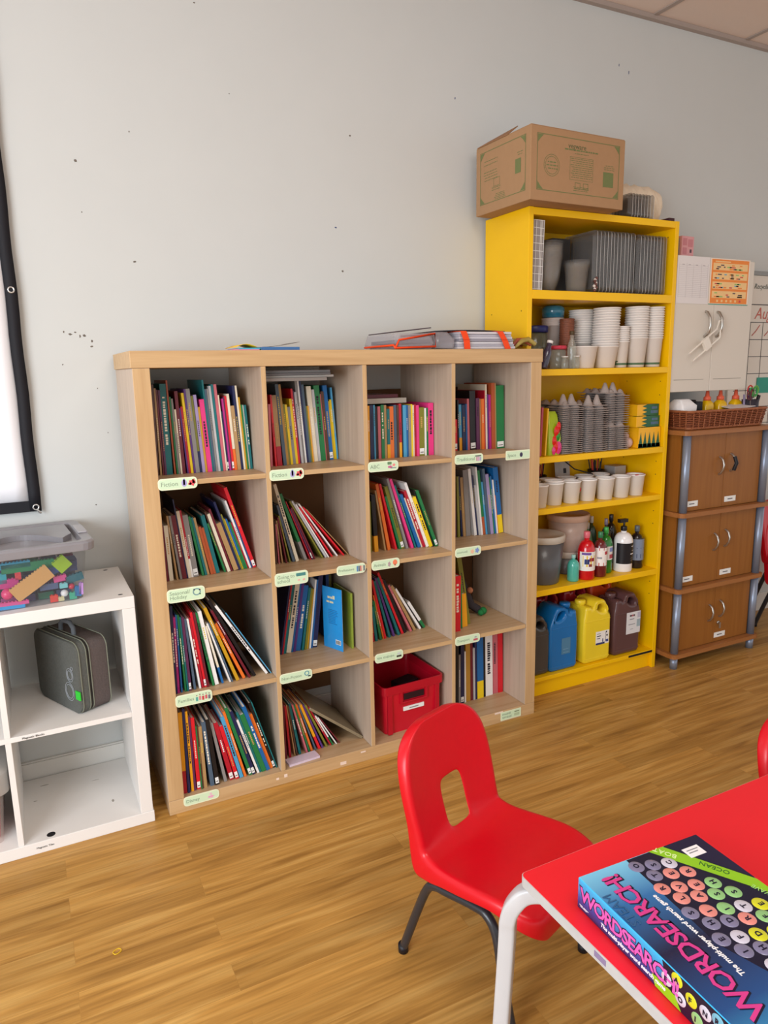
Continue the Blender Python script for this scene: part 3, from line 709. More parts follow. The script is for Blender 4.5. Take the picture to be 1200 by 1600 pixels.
t = thing('book','tall dark blue folder standing behind the sky-blue booklet, non-fiction cubby','book',(.672,-.15,.4013)); MB().box(0,.012,0,.13,0,.295).build('cover',mat('#0e3f86',.35,var=.1),t); MB().box(.002,.010,.002,.128,.002,.2945+.001).build('page_block',PAGES,t)
t = thing('book','green and amber picture book standing at the right end of the non-fiction cubby','book',(.7155,-.28,.4013))
MB().box(0,.0015,0,.16,0,.215).box(.0065,.008,0,.16,0,.215).box(.0015,.0065,0,.0015,0,.215).build('cover',mat('#8ba038',.3,var=.5,scale=9,coat=.5),t); MB().box(.0016,.0064,.0016,.158,.002,.213).build('page_block',PAGES,t)
t = thing('pot','small glass pot with patterned lid behind the sky-blue booklet','jar',(.700,-.10,.4013))
# stands on a stack so that its lid shows
MB().lathe([(.0,.0),(.0145,.0),(.0145,.25),(.012,.262),(.012,.275),(0,.275)],16).build('jar_body',mat('#7a7a4a',.3,var=.5,scale=40),t); MB().lathe([(0,.2755),(.0145,.2755),(.0145,.288),(0,.288)],16).build('lid',mat('#3d3026',.4),t)
# magazines lying at the front of the bottom second cubby and the propped picture book
slab('magazine','white and lilac magazine lying flat at the front of the bottom second cubby','magazine',(.118,.045,.008),('#d9c8d8','#efe6e6'),loc=(.420,-.378,.0503),rz=4)
t = thing('book','large open-cornered picture book propped at a steep slant, bottom second cubby','book',(.7335,-.318,.0572),rot=(0,radians(-51),0))
MB().box(-.0085,-.006,0,.27,0,.262).box(-.0015,.001,0,.27,0,.262).box(-.006,-.0015,0,.0015,0,.262).build('cover',mat('#8d8168',.4,var=.4,scale=12,coat=.3),t); MB().box(-.0059,-.0016,.0016,.268,.002,.260).build('page_block',PAGES,t)
t = thing('toy','green and dark fabric pop-up toy lying beside the green books, rightmost third-row cubby','toy',(1.345,-.185,.4013))
mb = MB(); mb.tube([(0,.0,.018),(-.03,.01,.04),(-.045,.03,.10),(-.055,.05,.16),(-.06,.05,.20)],[.018,.018,.016,.012,.010],10,0); mb.ball((.012,-.02,.017),.016,6,1); mb.ball((-.005,-.028,.014),.0135,6,1); mb.ball((-.034,.012,.105),.014,6,2)
mb.build('toy_body',[mat('#3a3438',.9,var=.3),mat('#1d7a3e',.8,var=.2),mat('#c9825e',.8,var=.2)],t)
# red crate
RC = mat('#c8102a',.35,var=.05,coat=.2); RCD = mat('#b50d24',.35,var=.05)
t = thing('crate','red plastic stacking crate with grip hole in the bottom third cubby','crate',(.935,-.215,.0503),rz=radians(2))
hx,hy,H = .132,.135,.198
def ringr(sx,sy,z,r=.018): return [(x,y,z) for x,y in rrect(-sx,sx,-sy,sy,r,4)]
MB().loft([ringr(hx*.9,hy*.9,0),ringr(hx*.98,hy*.98,H-.028),ringr(hx*.98-.004,hy*.98-.004,H-.028),ringr(hx*.9-.004,hy*.9-.004,.004)],smooth=False,cap=True).build('crate_wall',RC,t)
mb = MB().loft([ringr(hx*.975,hy*.975,H-.032),ringr(hx+.004,hy+.004,H-.032),ringr(hx+.004,hy+.004,H),ringr(hx-.002,hy-.002,H),ringr(hx-.006,hy-.006,H-.03)],smooth=False,cap=False)
mb.build('rim',RCD,t,.001)
mb = MB()
for sx in (-1,1): mb.box(sx*.105-.01,sx*.105+.01,-hy*.985-.004,-hy*.93,.004,H-.032)
mb.box(-.062,-.05,-hy-.003,-hy*.93,H-.075,H-.03).box(.05,.062,-hy-.003,-hy*.93,H-.075,H-.03).box(-.062,.062,-hy-.003,-hy*.93,H-.08,H-.072)
mb.build('rib',RCD,t,.002)
MB().box(-.045,.045,-hy*.985-.0035,-hy*.985,H-.066,H-.04).build('grip_hole',mat('#2a0308',.9),t,.004)
o = MB().box(-.046,.046,-hy*.97-.002,-hy*.96,H-.112,H-.096).box(-.02,.02,-hy*.97-.0026,-hy*.97-.002,H-.106,H-.102,1).build('paper_label',[STICK,mat('#888888')],t); o['label'] = 'white paper label strip'
t = thing('ball','brown soft ball lying inside the red crate','ball',(.875,-.17,.0556)); MB().ball((0,0,.042),.042,10).build('ball_body',mat('#8a5228',.9,var=.2),t)
t = thing('box','black box lying inside the red crate','box',(.985,-.19,.0556),rz=.3); MB().box(-.05,.05,-.03,.03,0,.13).build('box_body',BLACKM,t,.003)
# ------------------------------------------------------------------ on top of the bookcase
z0 = 1.4904
slab('booklet','dark blue booklet lying flat on the bookcase top','booklet',(.13,.16,.011),('#3d6fa8','#7f9fc0'),loc=(.405,-.345,z0),rz=2)
slab('magazine','pink and white magazine lying left of the blue booklet on the bookcase top','magazine',(.088,.15,.004),('#e88fae','#f3e9ea'),loc=(.312,-.34,z0))
slab('magazine','cyan magazine lying on the pink one, bookcase top','magazine',(.070,.14,.004),('#41b0cc','#dff0ee'),loc=(.335,-.335,z0+.0045))
mb = MB(); rows = [[(.0+.012*i, .13*j, .002+.010*sin(PI*i/6)) for i in range(7)] for j in (0,1)]
mb.loft([rows[0],rows[1]],closed=False,cap=False)
o = mb.build('paper_sheet',mat('#f4c424',.5),loc=(.325,-.33,z0+.009)); tag(o,'yellow paper sheet arching over the cyan magazine on the bookcase top','paper'); m_ = o.modifiers.new('s','SOLIDIFY'); m_.thickness = .0008
mb = MB(); mb.loft([[(.014*i, .13*j, .0155*(i/9)**1.8) for i in range(10)] for j in (0,1)],closed=False,cap=False)
o = mb.build('paper_sheet',mat('#6f6a62',.4),loc=(.412,-.335,z0+.0118)); tag(o,'dark grey curled sheet lifting off the blue booklet, bookcase top','paper'); m_ = o.modifiers.new('s','SOLIDIFY'); m_.thickness = .0008
ORG = mat('#f0480e',.5,var=.05); CLR = mat('#b9b4ba',.15,alpha=.45,var=.1,spec=.8)
t = thing('zip_bag','clear zip bag with orange binding lying at the left of the bags','bag',(.948,-.25,z0),rz=radians(3))
MB().loft([ringr(.078,.115,.002),ringr(.082,.12,.022),ringr(.075,.11,.055)],smooth=False).build('bag_body',CLR,t,.004)
mb = MB().tube([(-.086,-.122,.005),(.080,-.122,.010),(.080,-.118,.054),(-.068,-.118,.032),(-.086,-.122,.005)],.0035,8)
mb.tube([(-.086,-.122,.005),(-.092,-.122,.014),(-.080,.11,.014)],.0035,8).tube([(.080,-.118,.054),(.070,.10,.055)],.003,8)
mb.build('piping',ORG,t)
MB().box(-.065,.065,-.108,.10,.003,.012).box(-.058,.068,-.10,.1,.022,.034,1).build('bag_contents',[mat('#6b3a46',.6,var=.4,scale=40),mat('#3a3240',.6,var=.4,scale=40)],t,.002)
t = thing('folder','thin dark plum folder lying on the left zip bag, bookcase top','folder',(.952,-.25,z0+.0575),rot=(0,radians(-6),0)); MB().box(-.070,.070,-.11,.11,.008,.0115).build('folder_body',mat('#38222e',.4),t)
t = thing('zip_bag','long clear bag of grey sheets with two orange straps on the bookcase top','bag',(1.20,-.24,z0))
for k in range(7):
    MB().box(-.066+.002*k,.19-.003*k,-.115+.003*(k%3),.11,.0015+.0088*k,.0098+.0088*k).build('sheet',mat(['#c9c6cc','#a9a6b0','#d8d4d8','#8f8c98','#c2bfc8','#b3b0ba','#cdc9cf'][k],.3,var=.12,scale=12,coat=.3),t,.001)
MB().loft([ringr(.045,.11,.004,.02),ringr(.046,.115,.034,.02),ringr(.03,.09,.062,.02)],M=Matrix.Translation((-.115,0,0)),smooth=True).build('clear_pouch',CLR,t)
for xx,sl in ((-.045,0),(.115,.02)):
    mb = MB(); P = [(xx+.018+sl,-.1185,.0),(xx+.014+sl*.4,-.1185,.033),(xx,-.1185,.063),(xx-.01,.10,.064)]
    for a,b in zip(P[:-1],P[1:]): mb.add([(a[0]-.013,a[1]-.001,a[2]),(a[0]+.013,a[1]-.001,a[2]),(b[0]+.013,b[1]-.001,b[2]+.001),(b[0]-.013,b[1]-.001,b[2]+.001)],[(0,1,2,3)])
    o = mb.build('strap',ORG,t); m_ = o.modifiers.new('s','SOLIDIFY'); m_.thickness = .0015; m_.offset = 1
t = thing('folder','dark grey bowed folder lying on the long clear bag, bookcase top','folder',(1.21,-.23,z0+.0665))
mb = MB(); mb.loft([[(-.15+.03*i,.18*j-.1,.004*sin(PI*i/10)) for i in range(11)] for j in (0,1)],closed=False,cap=False); o = mb.build('folder_body',mat('#4c4a52',.3),t); o.modifiers.new('s','SOLIDIFY').thickness = .002
t = thing('netting_bundle','crumpled gold and red netting hanging over the bookcase right end','netting',(1.455,-.25,z0))
mb = MB()
for k in range(7):
    a = k*.9; mb.tube([(-.05,-.08+.025*k,.004),(-.02,-.085+.026*k,.03+.006*sin(a)),(.015,-.08+.025*k,.032+.005*cos(a)),(.045,-.085+.026*k,.018),(.048,-.08+.024*k,-.02-.02*(k%3)),(.047,-.08+.024*k,-.06)][:4],[.004,.009,.010,.008],7,k%2)
mb.build('net_folds',[mat('#b09a52',.3,var=.4,scale=60,alpha=.8),mat('#b55a4a',.3,var=.4,scale=60,alpha=.8)],t)
# ------------------------------------------------------------------ yellow shelf unit
YX0, YX1, YF = 1.496, 2.294, -.288
yu = thing('shelf_unit','tall bright yellow painted open shelf unit standing right of the bookcase','shelf unit',(1.895,-.145,0))
bw('side_panel',(YX0,YX0+.022,YF,0,0,2.02),YELLOW,yu); bw('side_panel',(YX1-.022,YX1,YF,0,0,2.02),YELLOW,yu)
bw('top_board',(YX0+.0222,YX1-.0222,YF,0,1.992,2.019),YELLOW,yu)
SH = [1.717,1.413,1.060,.842,.490]; TH = [.034,.026,.026,.024,.026]
for z,th in zip(SH,TH): bw('shelf',(YX0+.0222,YX1-.0222,YF,-.004,z-th,z),YELLOW,yu)
bw('bottom_board',(YX0+.0222,YX1-.0222,YF,-.004,.075,.093),YELLOW,yu)
bw('plinth',(YX0+.0222,YX1-.0222,YF+.02,YF+.036,0,.0748),YELLOW,yu)
bw('back_panel',(YX0+.0222,YX1-.0222,-.0038,-.0005,.094,1.991),YELLOW,yu,0)
mb = MB()
for z in (1.96,1.66,1.60,1.54,1.35,1.29,.99,.93,.76,.70,.42,.36):
    for y in (-.25,-.05): mb.lathe([(.0028,0),(.0028,.0006),(0,.0006)],8,0,Matrix.Translation((YX1-.0222-1.895,y+.145,z)) @ Matrix.Rotation(-PI/2,4,'Y'))
for y,z in ((-.25,1.64),(-.05,1.64),(-.25,1.36)): mb.lathe([(.0028,0),(.0028,.0006),(0,.0006)],8,0,Matrix.Translation((YX0-1.895,y+.145,z)) @ Matrix.Rotation(-PI/2,4,'Y'))
mb.build('peg_hole',mat('#8a6a10',.8),yu)
o = bw('tape_strip',(2.12,2.27,YF-.0012,YF,.080,.090),BLACKM,yu,0); o['label'] = 'black tape strip'
# --- on top
CARD = mat('#a8835f',.85,var=.05,scale=40); CARDI = mat('#9c7350',.9,var=.06); GRN = mat('#70784a',.8,var=.1)
cbx = thing('cardboard_box','large brown cardboard carton with green print on top of the yellow shelf','box',(1.431,-.375,2.0205),rz=radians(1.5))
BW_, BD, BH = .462,.335,.256
MB().box(0,BW_,0,BD,0,BH-.004).build('box_body',CARD,cbx,.002)
MB().box(.002,BW_-.002,.002,BD/2-.001,BH-.0038,BH-.001).box(.002,BW_-.002,BD/2+.001,BD-.002,BH-.0038,BH-.001).build('top_flap',CARD,cbx,.001)
mb = MB(); mb.add([(-.001,.13,BH-.004),(-.001,.325,BH-.004),(.045,.32,BH+.022),(.075,.17,BH+.045)],[(0,1,2,3)])
o = mb.build('side_flap',CARDI,cbx); o.modifiers.new('s','SOLIDIFY').thickness = .003
def rectline(mb, x0,x1,z0,z1,t,P): 
    for a in ((x0,x1,z0,z0+t),(x0,x1,z1-t,z1),(x0,x0+t,z0,z1),(x1-t,x1,z0,z1)): mb.add([P(a[0],a[2]),P(a[1],a[2]),P(a[1],a[3]),P(a[0],a[3])],[(0,1,2,3)])
def printface(wd, P, big):
    mb = MB(); rectline(mb,.028,wd-.028,.036,BH-.028,.0025,P)
    for cx,cz,dx,dz in ((.032,.040,1,1),(wd-.032,.040,-1,1),(.032,BH-.032,1,-1),(wd-.032,BH-.032,-1,-1)):
        mb.add([P(cx,cz),P(cx+dx*.026,cz),P(cx+dx*.012,cz+dz*.012),P(cx,cz+dz*.026)],[(0,1,2,3)])
    R = random.Random(3)
    def lines(x0,x1,z0,n,dz,t=.0022):
        for k in range(n):
            x = x0+R.uniform(0,.012)
            while x < x1-.004:
                l = R.uniform(.006,.018); mb.add([P(x,z0-k*dz),P(min(x+l,x1),z0-k*dz),P(min(x+l,x1),z0-k*dz+t),P(x,z0-k*dz+t)],[(0,1,2,3)]); x += l+.003
    if big:
        rectline(mb,.185,.300,.085,.165,.0012,P); lines(.188,.297,.158,10,.0072); lines(.155,.325,.186,1,.01,.005); lines(.205,.275,.176,1,.01); lines(.20,.28,.060,3,.006)
        for r in (.038,.031):
            for k in range(28):
                a = k*PI/14; b = a+PI/16; mb.add([P(.098+r*cos(a),.125+r*sin(a)),P(.098+r*cos(b),.125+r*sin(b)),P(.098+(r-.0018)*cos(b),.125+(r-.0018)*sin(b)),P(.098+(r-.0018)*cos(a),.125+(r-.0018)*sin(a))],[(0,1,2,3)])
        lines(.072,.125,.134,3,.011,.004)
        mb.add([P(.352,.075),P(.405,.075),P(.405,.128),P(.352,.128)],[(0,1,2,3)]); lines(.352,.408,.150,3,.007)
        for k in range(2): rectline(mb,.212+.04*k,.238+.04*k,.055,.077,.002,P)
    else:
        lines(.05,.14,.19,2,.014); lines(.05,.14,.15,4,.010); lines(.10,.16,.085,2,.008); rectline(mb,.115,.155,.09,.12,.0015,P)
        mb.add([P(wd-.088,.105),P(wd-.055,.105),P(wd-.055,.155),P(wd-.088,.155)],[(0,1,2,3)]); lines(wd-.085,wd-.045,.175,2,.008); lines(.12,.19,.060,4,.006)
    return mb
printface(BW_, lambda x,z:(x,-.0006,z), True).build('green_print',GRN,cbx)
printface(BD, lambda x,z:(-.0006,BD-x,z), False).build('green_print',GRN,cbx)
text('printed_name','vegware',.026,mat('#5f6442',.8),cbx,(.175,-.0006,.193))
PLG = mat('#6a6764',.12,alpha=.55,var=.08,spec=.9,coat=.6); PLG_RIM = mat('#b7b3ae',.1,alpha=.85,var=.08,spec=.9,coat=.8)
CLEAR = mat('#c9c6c0',.06,alpha=.11,var=.05,spec=1,coat=1)
def tray_mesh(wd,h,name='tray'):
    # shallow food tray standing on its long edge, opening to the right
    mb = MB(); 
    A = [(0,y,z) for y,z in rrect(0,wd,0,h,.012,3)]; B = [(.004,y,z) for y,z in rrect(.001,wd-.001,.001,h-.001,.012,3)]
    Cc = [(.004,y,z) for y,z in rrect(.008,wd-.008,.008,h-.008,.012,3)]; Dd = [(-.010,y,z) for y,z in rrect(.016,wd-.016,.016,h-.016,.012,3)]
    mb.loft([A,B],1,smooth=False,cap=False).loft([B,Cc,Dd],smooth=False,cap=False); mb.add(Dd,[tuple(range(len(Dd)))])
    me = mb.mesh(name,[PLG,PLG_RIM]); return me
def tray_row(n,x0,dx,y,z,wd,h,label,group):
    me = tray_mesh(wd,h)
    for i in range(n):
        o = link('food_tray',me,loc=(x0+dx*i,y+random.uniform(-.002,.002),z)); tag(o,label,'tray',group)
tray_row(12,1.853,.0185,-.272,1.7175,.20,.245,'clear grey plastic food tray on edge in the wide top-shelf row','trays in the wide row on the yellow top shelf')
tray_row(9,2.093,.0185,-.272,1.7175,.20,.242,'clear grey plastic food tray on edge at the top shelf\'s right end','trays at the right end of the yellow top shelf')
tray_row(8,2.035,.0170,-.270,2.0205,.12,.098,'small clear tray on edge right of the cardboard box, on top','small trays beside the cardboard box')
# ruffled cream netting
t = thing('filter_bundle','cream ruffled paper filter bundle behind the small trays on the yellow top','paper filters',(2.205,-.085,2.0205))
rings = []
for i in range(26):
    x = -.14+.27*i/25; r = .086+.004*sin(i*1.1)-.030*(max(0,i-21)/4)**2+.005*(i%2)
    rings.append([(x,min(.056,r*cos(2*PI*j/28))*(1+.05*sin(5*j+i)),max(0,.092+r*sin(2*PI*j/28)*(1+.04*sin(3*j+i*1.7)))*.96) for j in range(28)])
MB().loft(rings).build('ruffles',mat('#f0e0c8',.9,var=.12,scale=30,bump=.3),t)
o = MB().box(2.235,2.268,-.283,-.24,2.0197,2.032).build('box',mat('#3a1a22',.6),None,.001); tag(o,'tiny dark maroon block at the yellow unit\'s top right corner','block')
# --- top shelf contents
z = 1.7175
t = thing('tablet_case','tall clear compartment case with white grid edges, left end of top shelf','case',(1.548,-.270,z),rot=(0,radians(1.5),0))
MB().box(-.022,.030,0,.18,0.001,.262).build('case_body',mat('#a39b98',.2,alpha=.75,var=.08,coat=.5),t,.002)
mb = MB()
for k in range(10): mb.box(-.0225,.0305,-.0012,.0,.004+.0283*k,.0058+.0283*k)
for x in (-.0215,-.008,.012,.018,.029): mb.box(x-.0006,x+.0006,-.0013,.0,.002,.261)
for k in range(10): mb.box(-.0232,-.022,0,.18,.004+.0283*k,.0058+.0283*k)
for y in (.045,.09,.135): mb.box(-.0232,-.022,y,y+.0015,.002,.261)
mb.build('grid_edge',mat('#e3e0dc',.3,coat=.5),t)
bowl = MB().lathe([(.030,0),(.034,.002),(.052,.05),(.062,.13),(.066,.132),(.064,.135)],28).mesh('plastic_bowl',CLEAR)
for k in range(7):
    o = link('plastic_bowl',bowl,loc=(1.652,-.205,z+.0005+.0095*k)); tag(o,'clear plastic bowl nested in the pile beside the grid case','bowl','clear bowls nested on the top shelf')
t = thing('snack_bag','orange-brown snack packet behind the clear bowls on the top shelf','packet',(1.70,-.055,z)); MB().loft([ringr(.03,.016,0,.01),ringr(.034,.022,.04,.01),ringr(.03,.006,.085,.004)]).build('packet_body',mat('#8a4a2c',.5,var=.3,scale=30),t)
cup = MB().lathe([(.038,0),(.040,.001),(.050,.098),(.054,.099),(.053,.104)],28).mesh('clear_cup',CLEAR)
for k in range(4):
    o = link('plastic_cup',cup,loc=(1.790,-.225,z+.0005+.007*k)); tag(o,'clear plastic deli pot nested beside the bowls, top shelf','cup','clear deli pots nested on the top shelf')
t = thing('container_stack','tall grey ribbed container pile standing behind the deli pots','container',(1.765,-.10,z))
mb = MB()
for k in range(16): mb.box(-.048+.006*k,-.048+.006*k+.0025,-.06,.05,.0,.222)
mb.box(-.05,.05,-.055,.05,.0,.218); mb.build('container_body',mat('#3f3c3a',.2,alpha=.85,var=.15,coat=.4),t)
t = thing('sweet_bag','little clear bag of brown and white sweets between deli pots and wide tray row','bag',(1.8445,-.2795,z)); mb = MB()
for k in range(9): mb.ball((.004*(k%3)-.004,.003*(k%2),.007+.006*k),.0065,6,k%2)
mb.build('sweets',[mat('#5a2c22',.3,coat=.5),mat('#d8cdc4',.3,coat=.5)],t)
# --- second shelf: jars, bottles and cup stacks
z = 1.4135
GLASS = mat('#b9c0b4',.05,alpha=.28,var=.05,spec=1,coat=1)
def lathe_thing(name,label,cat,loc,parts,group=None,rot=None,n=24):
    t = thing(name,label,cat,loc,group=group,rot=rot)
    for nm,prof,m in parts: MB().lathe(prof,n).build(nm,m,t)
    return t
def cyl(r,z0,z1,c=.003): return [(0,z0),(r-c,z0),(r,z0+c),(r,z1-c),(r-c,z1),(0,z1)]
lathe_thing('glass_jar','big glass jar with navy blue lid at the second shelf\'s left end','jar',(1.665,-.115,z),[('jar_glass',cyl(.058,.0,.150,.008),mat('#6d7460',.08,alpha=.55,var=.2,coat=1)),('lid',cyl(.060,.1505,.178,.003),mat('#1d2560',.35))])
lathe_thing('storage_jar','dark lidded jar behind the bottles, second shelf left corner','jar',(1.570,-.07,z),[('jar_glass',cyl(.045,.0,.150,.006),mat('#5a5638',.1,alpha=.7,coat=1)),('lid',cyl(.046,.1505,.178,.003),mat('#33231f',.4))])
lathe_thing('cup_pile','pale paper bowl pile wrapped under a blue cup, second shelf back','cup',(1.790,-.085,z),[('pale_bowls',[(0,0),(.036,0),(.046,.18)]+[q for k in range(5) for q in ((.047,.18+.007*k),(.050,.183+.007*k),(.047,.186+.007*k))]+[(0,.216)],mat('#cfc4bd',.6)),('blue_wrap',[(0,.2165),(.046,.2165),(.049,.253),(.040,.264),(0,.265)],mat('#2f7f9c',.15,var=.2,scale=40,coat=.8))])
BRN = mat('#7a4630',.6,var=.5,scale=160)
lathe_thing('patterned_cup','brown patterned paper cup column beside the white ones, second shelf','cup',(1.800,-.165,z),[('cup_wall',[(0,0),(.026,0),(.030,.10)]+[q for k in range(12) for q in ((.0295,.10+.009*k),(.0325,.103+.009*k),(.0295,.107+.009*k))]+[(0,.21)],BRN)])
GING = mat('#c83b50',.7,var=.55,scale=220)
lathe_thing('jam_jar','glass jar with red checked lid in the second shelf\'s bottles','jar',(1.710,-.218,z),[('jar_glass',cyl(.034,0,.078,.006),GLASS),('lid',cyl(.036,.0785,.094,.004),GING)])
def bottle(label,loc,h,r,neck,glass,capm,rot=None,lab=None):
    prof = [(0,0),(r*.9,0),(r,.004),(r,h*.55),(r*.85,h*.66),(neck,h*.78),(neck,h*.9)]
    t = lathe_thing('glass_bottle',label,'bottle',loc,[('bottle_glass',prof+[(0,h*.9)],glass),('cap',cyl(neck*1.25,h*.905,h,.001),capm)],rot=rot,n=20)
    if lab: MB().lathe([(r+.0004,h*.12),(r+.0006,h*.12),(r+.0006,h*.42),(r+.0004,h*.42)],20).build('bottle_label',lab,t)
    return t
bottle('slender clear bottle with long dark cork between jars, second shelf',(1.745,-.262,z),.150,.018,.008,GLASS,mat('#4a3a20',.6))
bottle('small clear spice bottle with white rim nearest the cups, second shelf',(1.775,-.258,z),.052,.0135,.011,GLASS,mat('#e8e6e0',.3))
bottle('small clear spice bottle at the front left of the cork bottle, second shelf',(1.702,-.272,z),.050,.0135,.011,GLASS,mat('#e8e6e0',.3))
bottle('dark bottle with white cap leaning beside the bookcase top, second shelf',(1.600,-.262,z+.002),.115,.017,.010,mat('#3a3450',.15,alpha=.9,coat=1),mat('#e6e2de',.4),rot=(0,radians(17),0))
WCUP = mat('#f2ece6',.55,var=.02); GBAND = mat('#4f6b4a',.6); 
def cup_mesh(r,h,band=False,taper=.74):
    m = MB(); rb = r*taper
    m.lathe([(0,.003),(rb-.001,.003),(rb,0),(rb+.0003,0),(r-.002,h-.004),(r+.0012,h-.0035),(r+.0016,h-.0015),(r,h),(r-.0014,h-.001),(r-.003,h-.006),(rb-.0008,.004),(0,.004)],28)
    if band:
        f = lambda zz: rb+(r-.002-rb)*zz/(h-.004)+.0004
        m.lathe([(f(.010),.010),(f(.019),.019)],28,1)
    return m.mesh('paper_cup',[WCUP,GBAND])
def cup_stack(x,y,z,r,h,n,pitch,label,group,band=False,lean=(0,0)):
    me = cup_mesh(r,h,band)
    for k in range(n):
        o = link('paper_cup',me,loc=(x+lean[0]*k+random.uniform(-.0007,.0007),y+lean[1]*k,z+.0004+pitch*k)); tag(o,label,'cup',group)
cup_stack(1.842,-.225,z,.0580,.090,1,.0,'single squat white paper cup before the leftmost cup column','squat cup')
cup_stack(1.925,-.115,z,.0560,.110,15,.0098,'white paper cup in the leftmost tall column, behind the squat one','leftmost column of paper cups')
cup_stack(1.955,-.229,z,.0560,.090,16,.0105,'white paper cup in the second column from left, second shelf','second column of paper cups',lean=(.0004,0))
cup_stack(2.040,-.235,z,.0350,.110,8,.0090,'narrow white cup in the shortest column, green band at foot','shortest column of paper cups',True)
cup_stack(2.046,-.12,z,.0470,.120,14,.0095,'shaded white cup in the column behind the shortest one','rear column of paper cups')
cup_stack(2.127,-.235,z,.0500,.125,14,.0100,'white cup in the tall green-banded column, second from right','second column from the right',True)
cup_stack(2.222,-.242,z,.0420,.125,14,.0100,'white cup in the tall green-banded column at the right end','rightmost column of paper cups',True)
# --- third shelf: packets, egg trays, crayon boxes
z = 1.0604
for k,(x,t_,h,c,lab,l) in enumerate([(1.560,.010,.215,'#b9a9a0','pale grey folder at the third yellow shelf\'s left end',-1),(1.585,.010,.20,'#b0284a','crimson plastic wallet between pale grey and yellow folders',2),(1.612,.008,.195,'#efb90c','yellow plastic wallet right of the crimson one',3)]):
    t = thing('folder',lab+', yellow unit','folder',(x,-.27,z+.001),rot=(0,radians(l),0)); MB().box(0,t_,0,.22,0,h).build('folder_body',mat(c,.3,var=.08,coat=.5),t,.002)
t = thing('balloon_pack','open packet of red, green and pink balloons on the third yellow shelf','packet',(1.672,-.185,z))
MB().loft([ringr(.030,.075,.0,.01),ringr(.034,.078,.07,.01),ringr(.024,.06,.165,.006),ringr(.020,.05,.180,.004)]).build('packet_body',mat('#a9c41e',.3,var=.4,scale=14,coat=.6),t)
mb = MB()
for k,(bx_,bz,r_,mm) in enumerate(((.018,.030,.016,2),(.004,.035,.015,0),(-.004,.060,.013,0),(.012,.078,.012,1),(.006,.098,.015,0),(.016,.118,.012,0),(-.006,.020,.011,2))): mb.loft([[(bx_+r_*cos(2*PI*j/12)*q,-.078-.009*(1-q),bz+r_*1.7*sin(2*PI*j/12)*q) for j in range(12)] for q in (1,.8,.45,.1)],mm)
mb.build('balloon',[mat('#e0241c',.3,coat=.4),mat('#1f9a34',.3,coat=.4),mat('#e0388a',.3,coat=.4)],t)
t = thing('bag','grey crumpled bag with green band standing behind the balloons','bag',(1.70,-.055,z)); MB().loft([ringr(.09,.04,0,.01),ringr(.095,.045,.10,.01),ringr(.10,.04,.17,.01),ringr(.08,.03,.215,.008)],smooth=True).build('bag_body',mat('#6d655c',.6,var=.3,scale=20,bump=.5),t); MB().loft([ringr(.1,.0475,.165,.01),ringr(.1,.0475,.182,.01)]).build('green_band',mat('#1c8a2c',.4),t)
EGG = mat('#a69a94',.95,var=.08,scale=90,bump=.4)
def egg_mesh(wx,wy,peaks=2):
    nx,ny = 18,24; vs = []; fs = []
    for j in range(ny+1):
        for i in range(nx+1):
            u = i/nx; v = j/ny; edge = min(u,1-u,v,1-v)
            hgt = .030*(.5-.5*cos(2*PI*u*2))*(.5-.5*cos(2*PI*v*3)) + .012*max(0,cos(2*PI*u*1)*-1)*max(0,sin(PI*v))
            zz = (.004 if edge < .03 else .002+hgt*min(1,edge*8))
            vs.append(((u-.5)*wx*(1-.0*v),(v-.5)*wy,zz))
    for j in range(ny):
        for i in range(nx):
            a = j*(nx+1)+i; fs.append((a,a+1,a+nx+2,a+nx+1))
    m = MB().add(vs,fs,0,None,True); me = m.mesh('egg_tray',EGG); return me
def egg_stack(x,y,z,wx,wy,n,pitch,label,group,rz=0,jit=.0015):
    me = egg_mesh(wx,wy)
    for k in range(n):
        o = link('egg_tray',me,loc=(x+random.uniform(-jit,jit),y+random.uniform(-jit,jit),z+.0005+pitch*k),rot=(0,0,rz+random.uniform(-.01,.01))); o.modifiers.new('s','SOLIDIFY').thickness = .0022; tag(o,label,'egg tray',group)
def egg_peak(x,y,z,wx,label):
    # end tray of a pile: upright cone posts seen above the rim
    t = thing('egg_tray',label,'egg tray',(x,y,z)); m = MB()
    m.box(-wx/2,wx/2,-.09,.09,0,.003)
    for px in (-wx*.22,wx*.22):
        for py,q in ((-.055,1),(.0,.45),(.055,.45)): m.lathe([(.022,.002),(.014,.022*q),(.006,.044*q),(0,.047*q)],12,0,Matrix.Translation((px,py,0)))
    m.build('tray_body',EGG,t)
egg_stack(1.765,-.165,z,.110,.20,24,.0082,'grey pulp egg tray in the left pile on the third yellow shelf','left egg tray pile')
egg_peak(1.765,-.165,z+24*.0082+.006,.10,'topmost grey egg tray with cone posts on the left pile')
egg_stack(1.895,-.175,z,.118,.19,21,.0090,'grey pulp egg tray in the middle pile on the third yellow shelf','middle egg tray pile')
egg_peak(1.895,-.175,z+21*.0090+.006,.11,'topmost pale egg tray with cone posts on the middle pile')
egg_stack(2.025,-.165,z,.112,.20,12,.0088,'grey egg tray in the lower right pile, third yellow shelf','lower right egg trays')
egg_stack(2.035,-.155,z+.112,.112,.19,13,.0098,'grey egg tray in the upper right pile, third yellow shelf','upper right egg trays')
egg_peak(2.005,-.155,z+.112+13*.0098+.005,.10,'topmost grey egg tray with cone posts on the right pile')
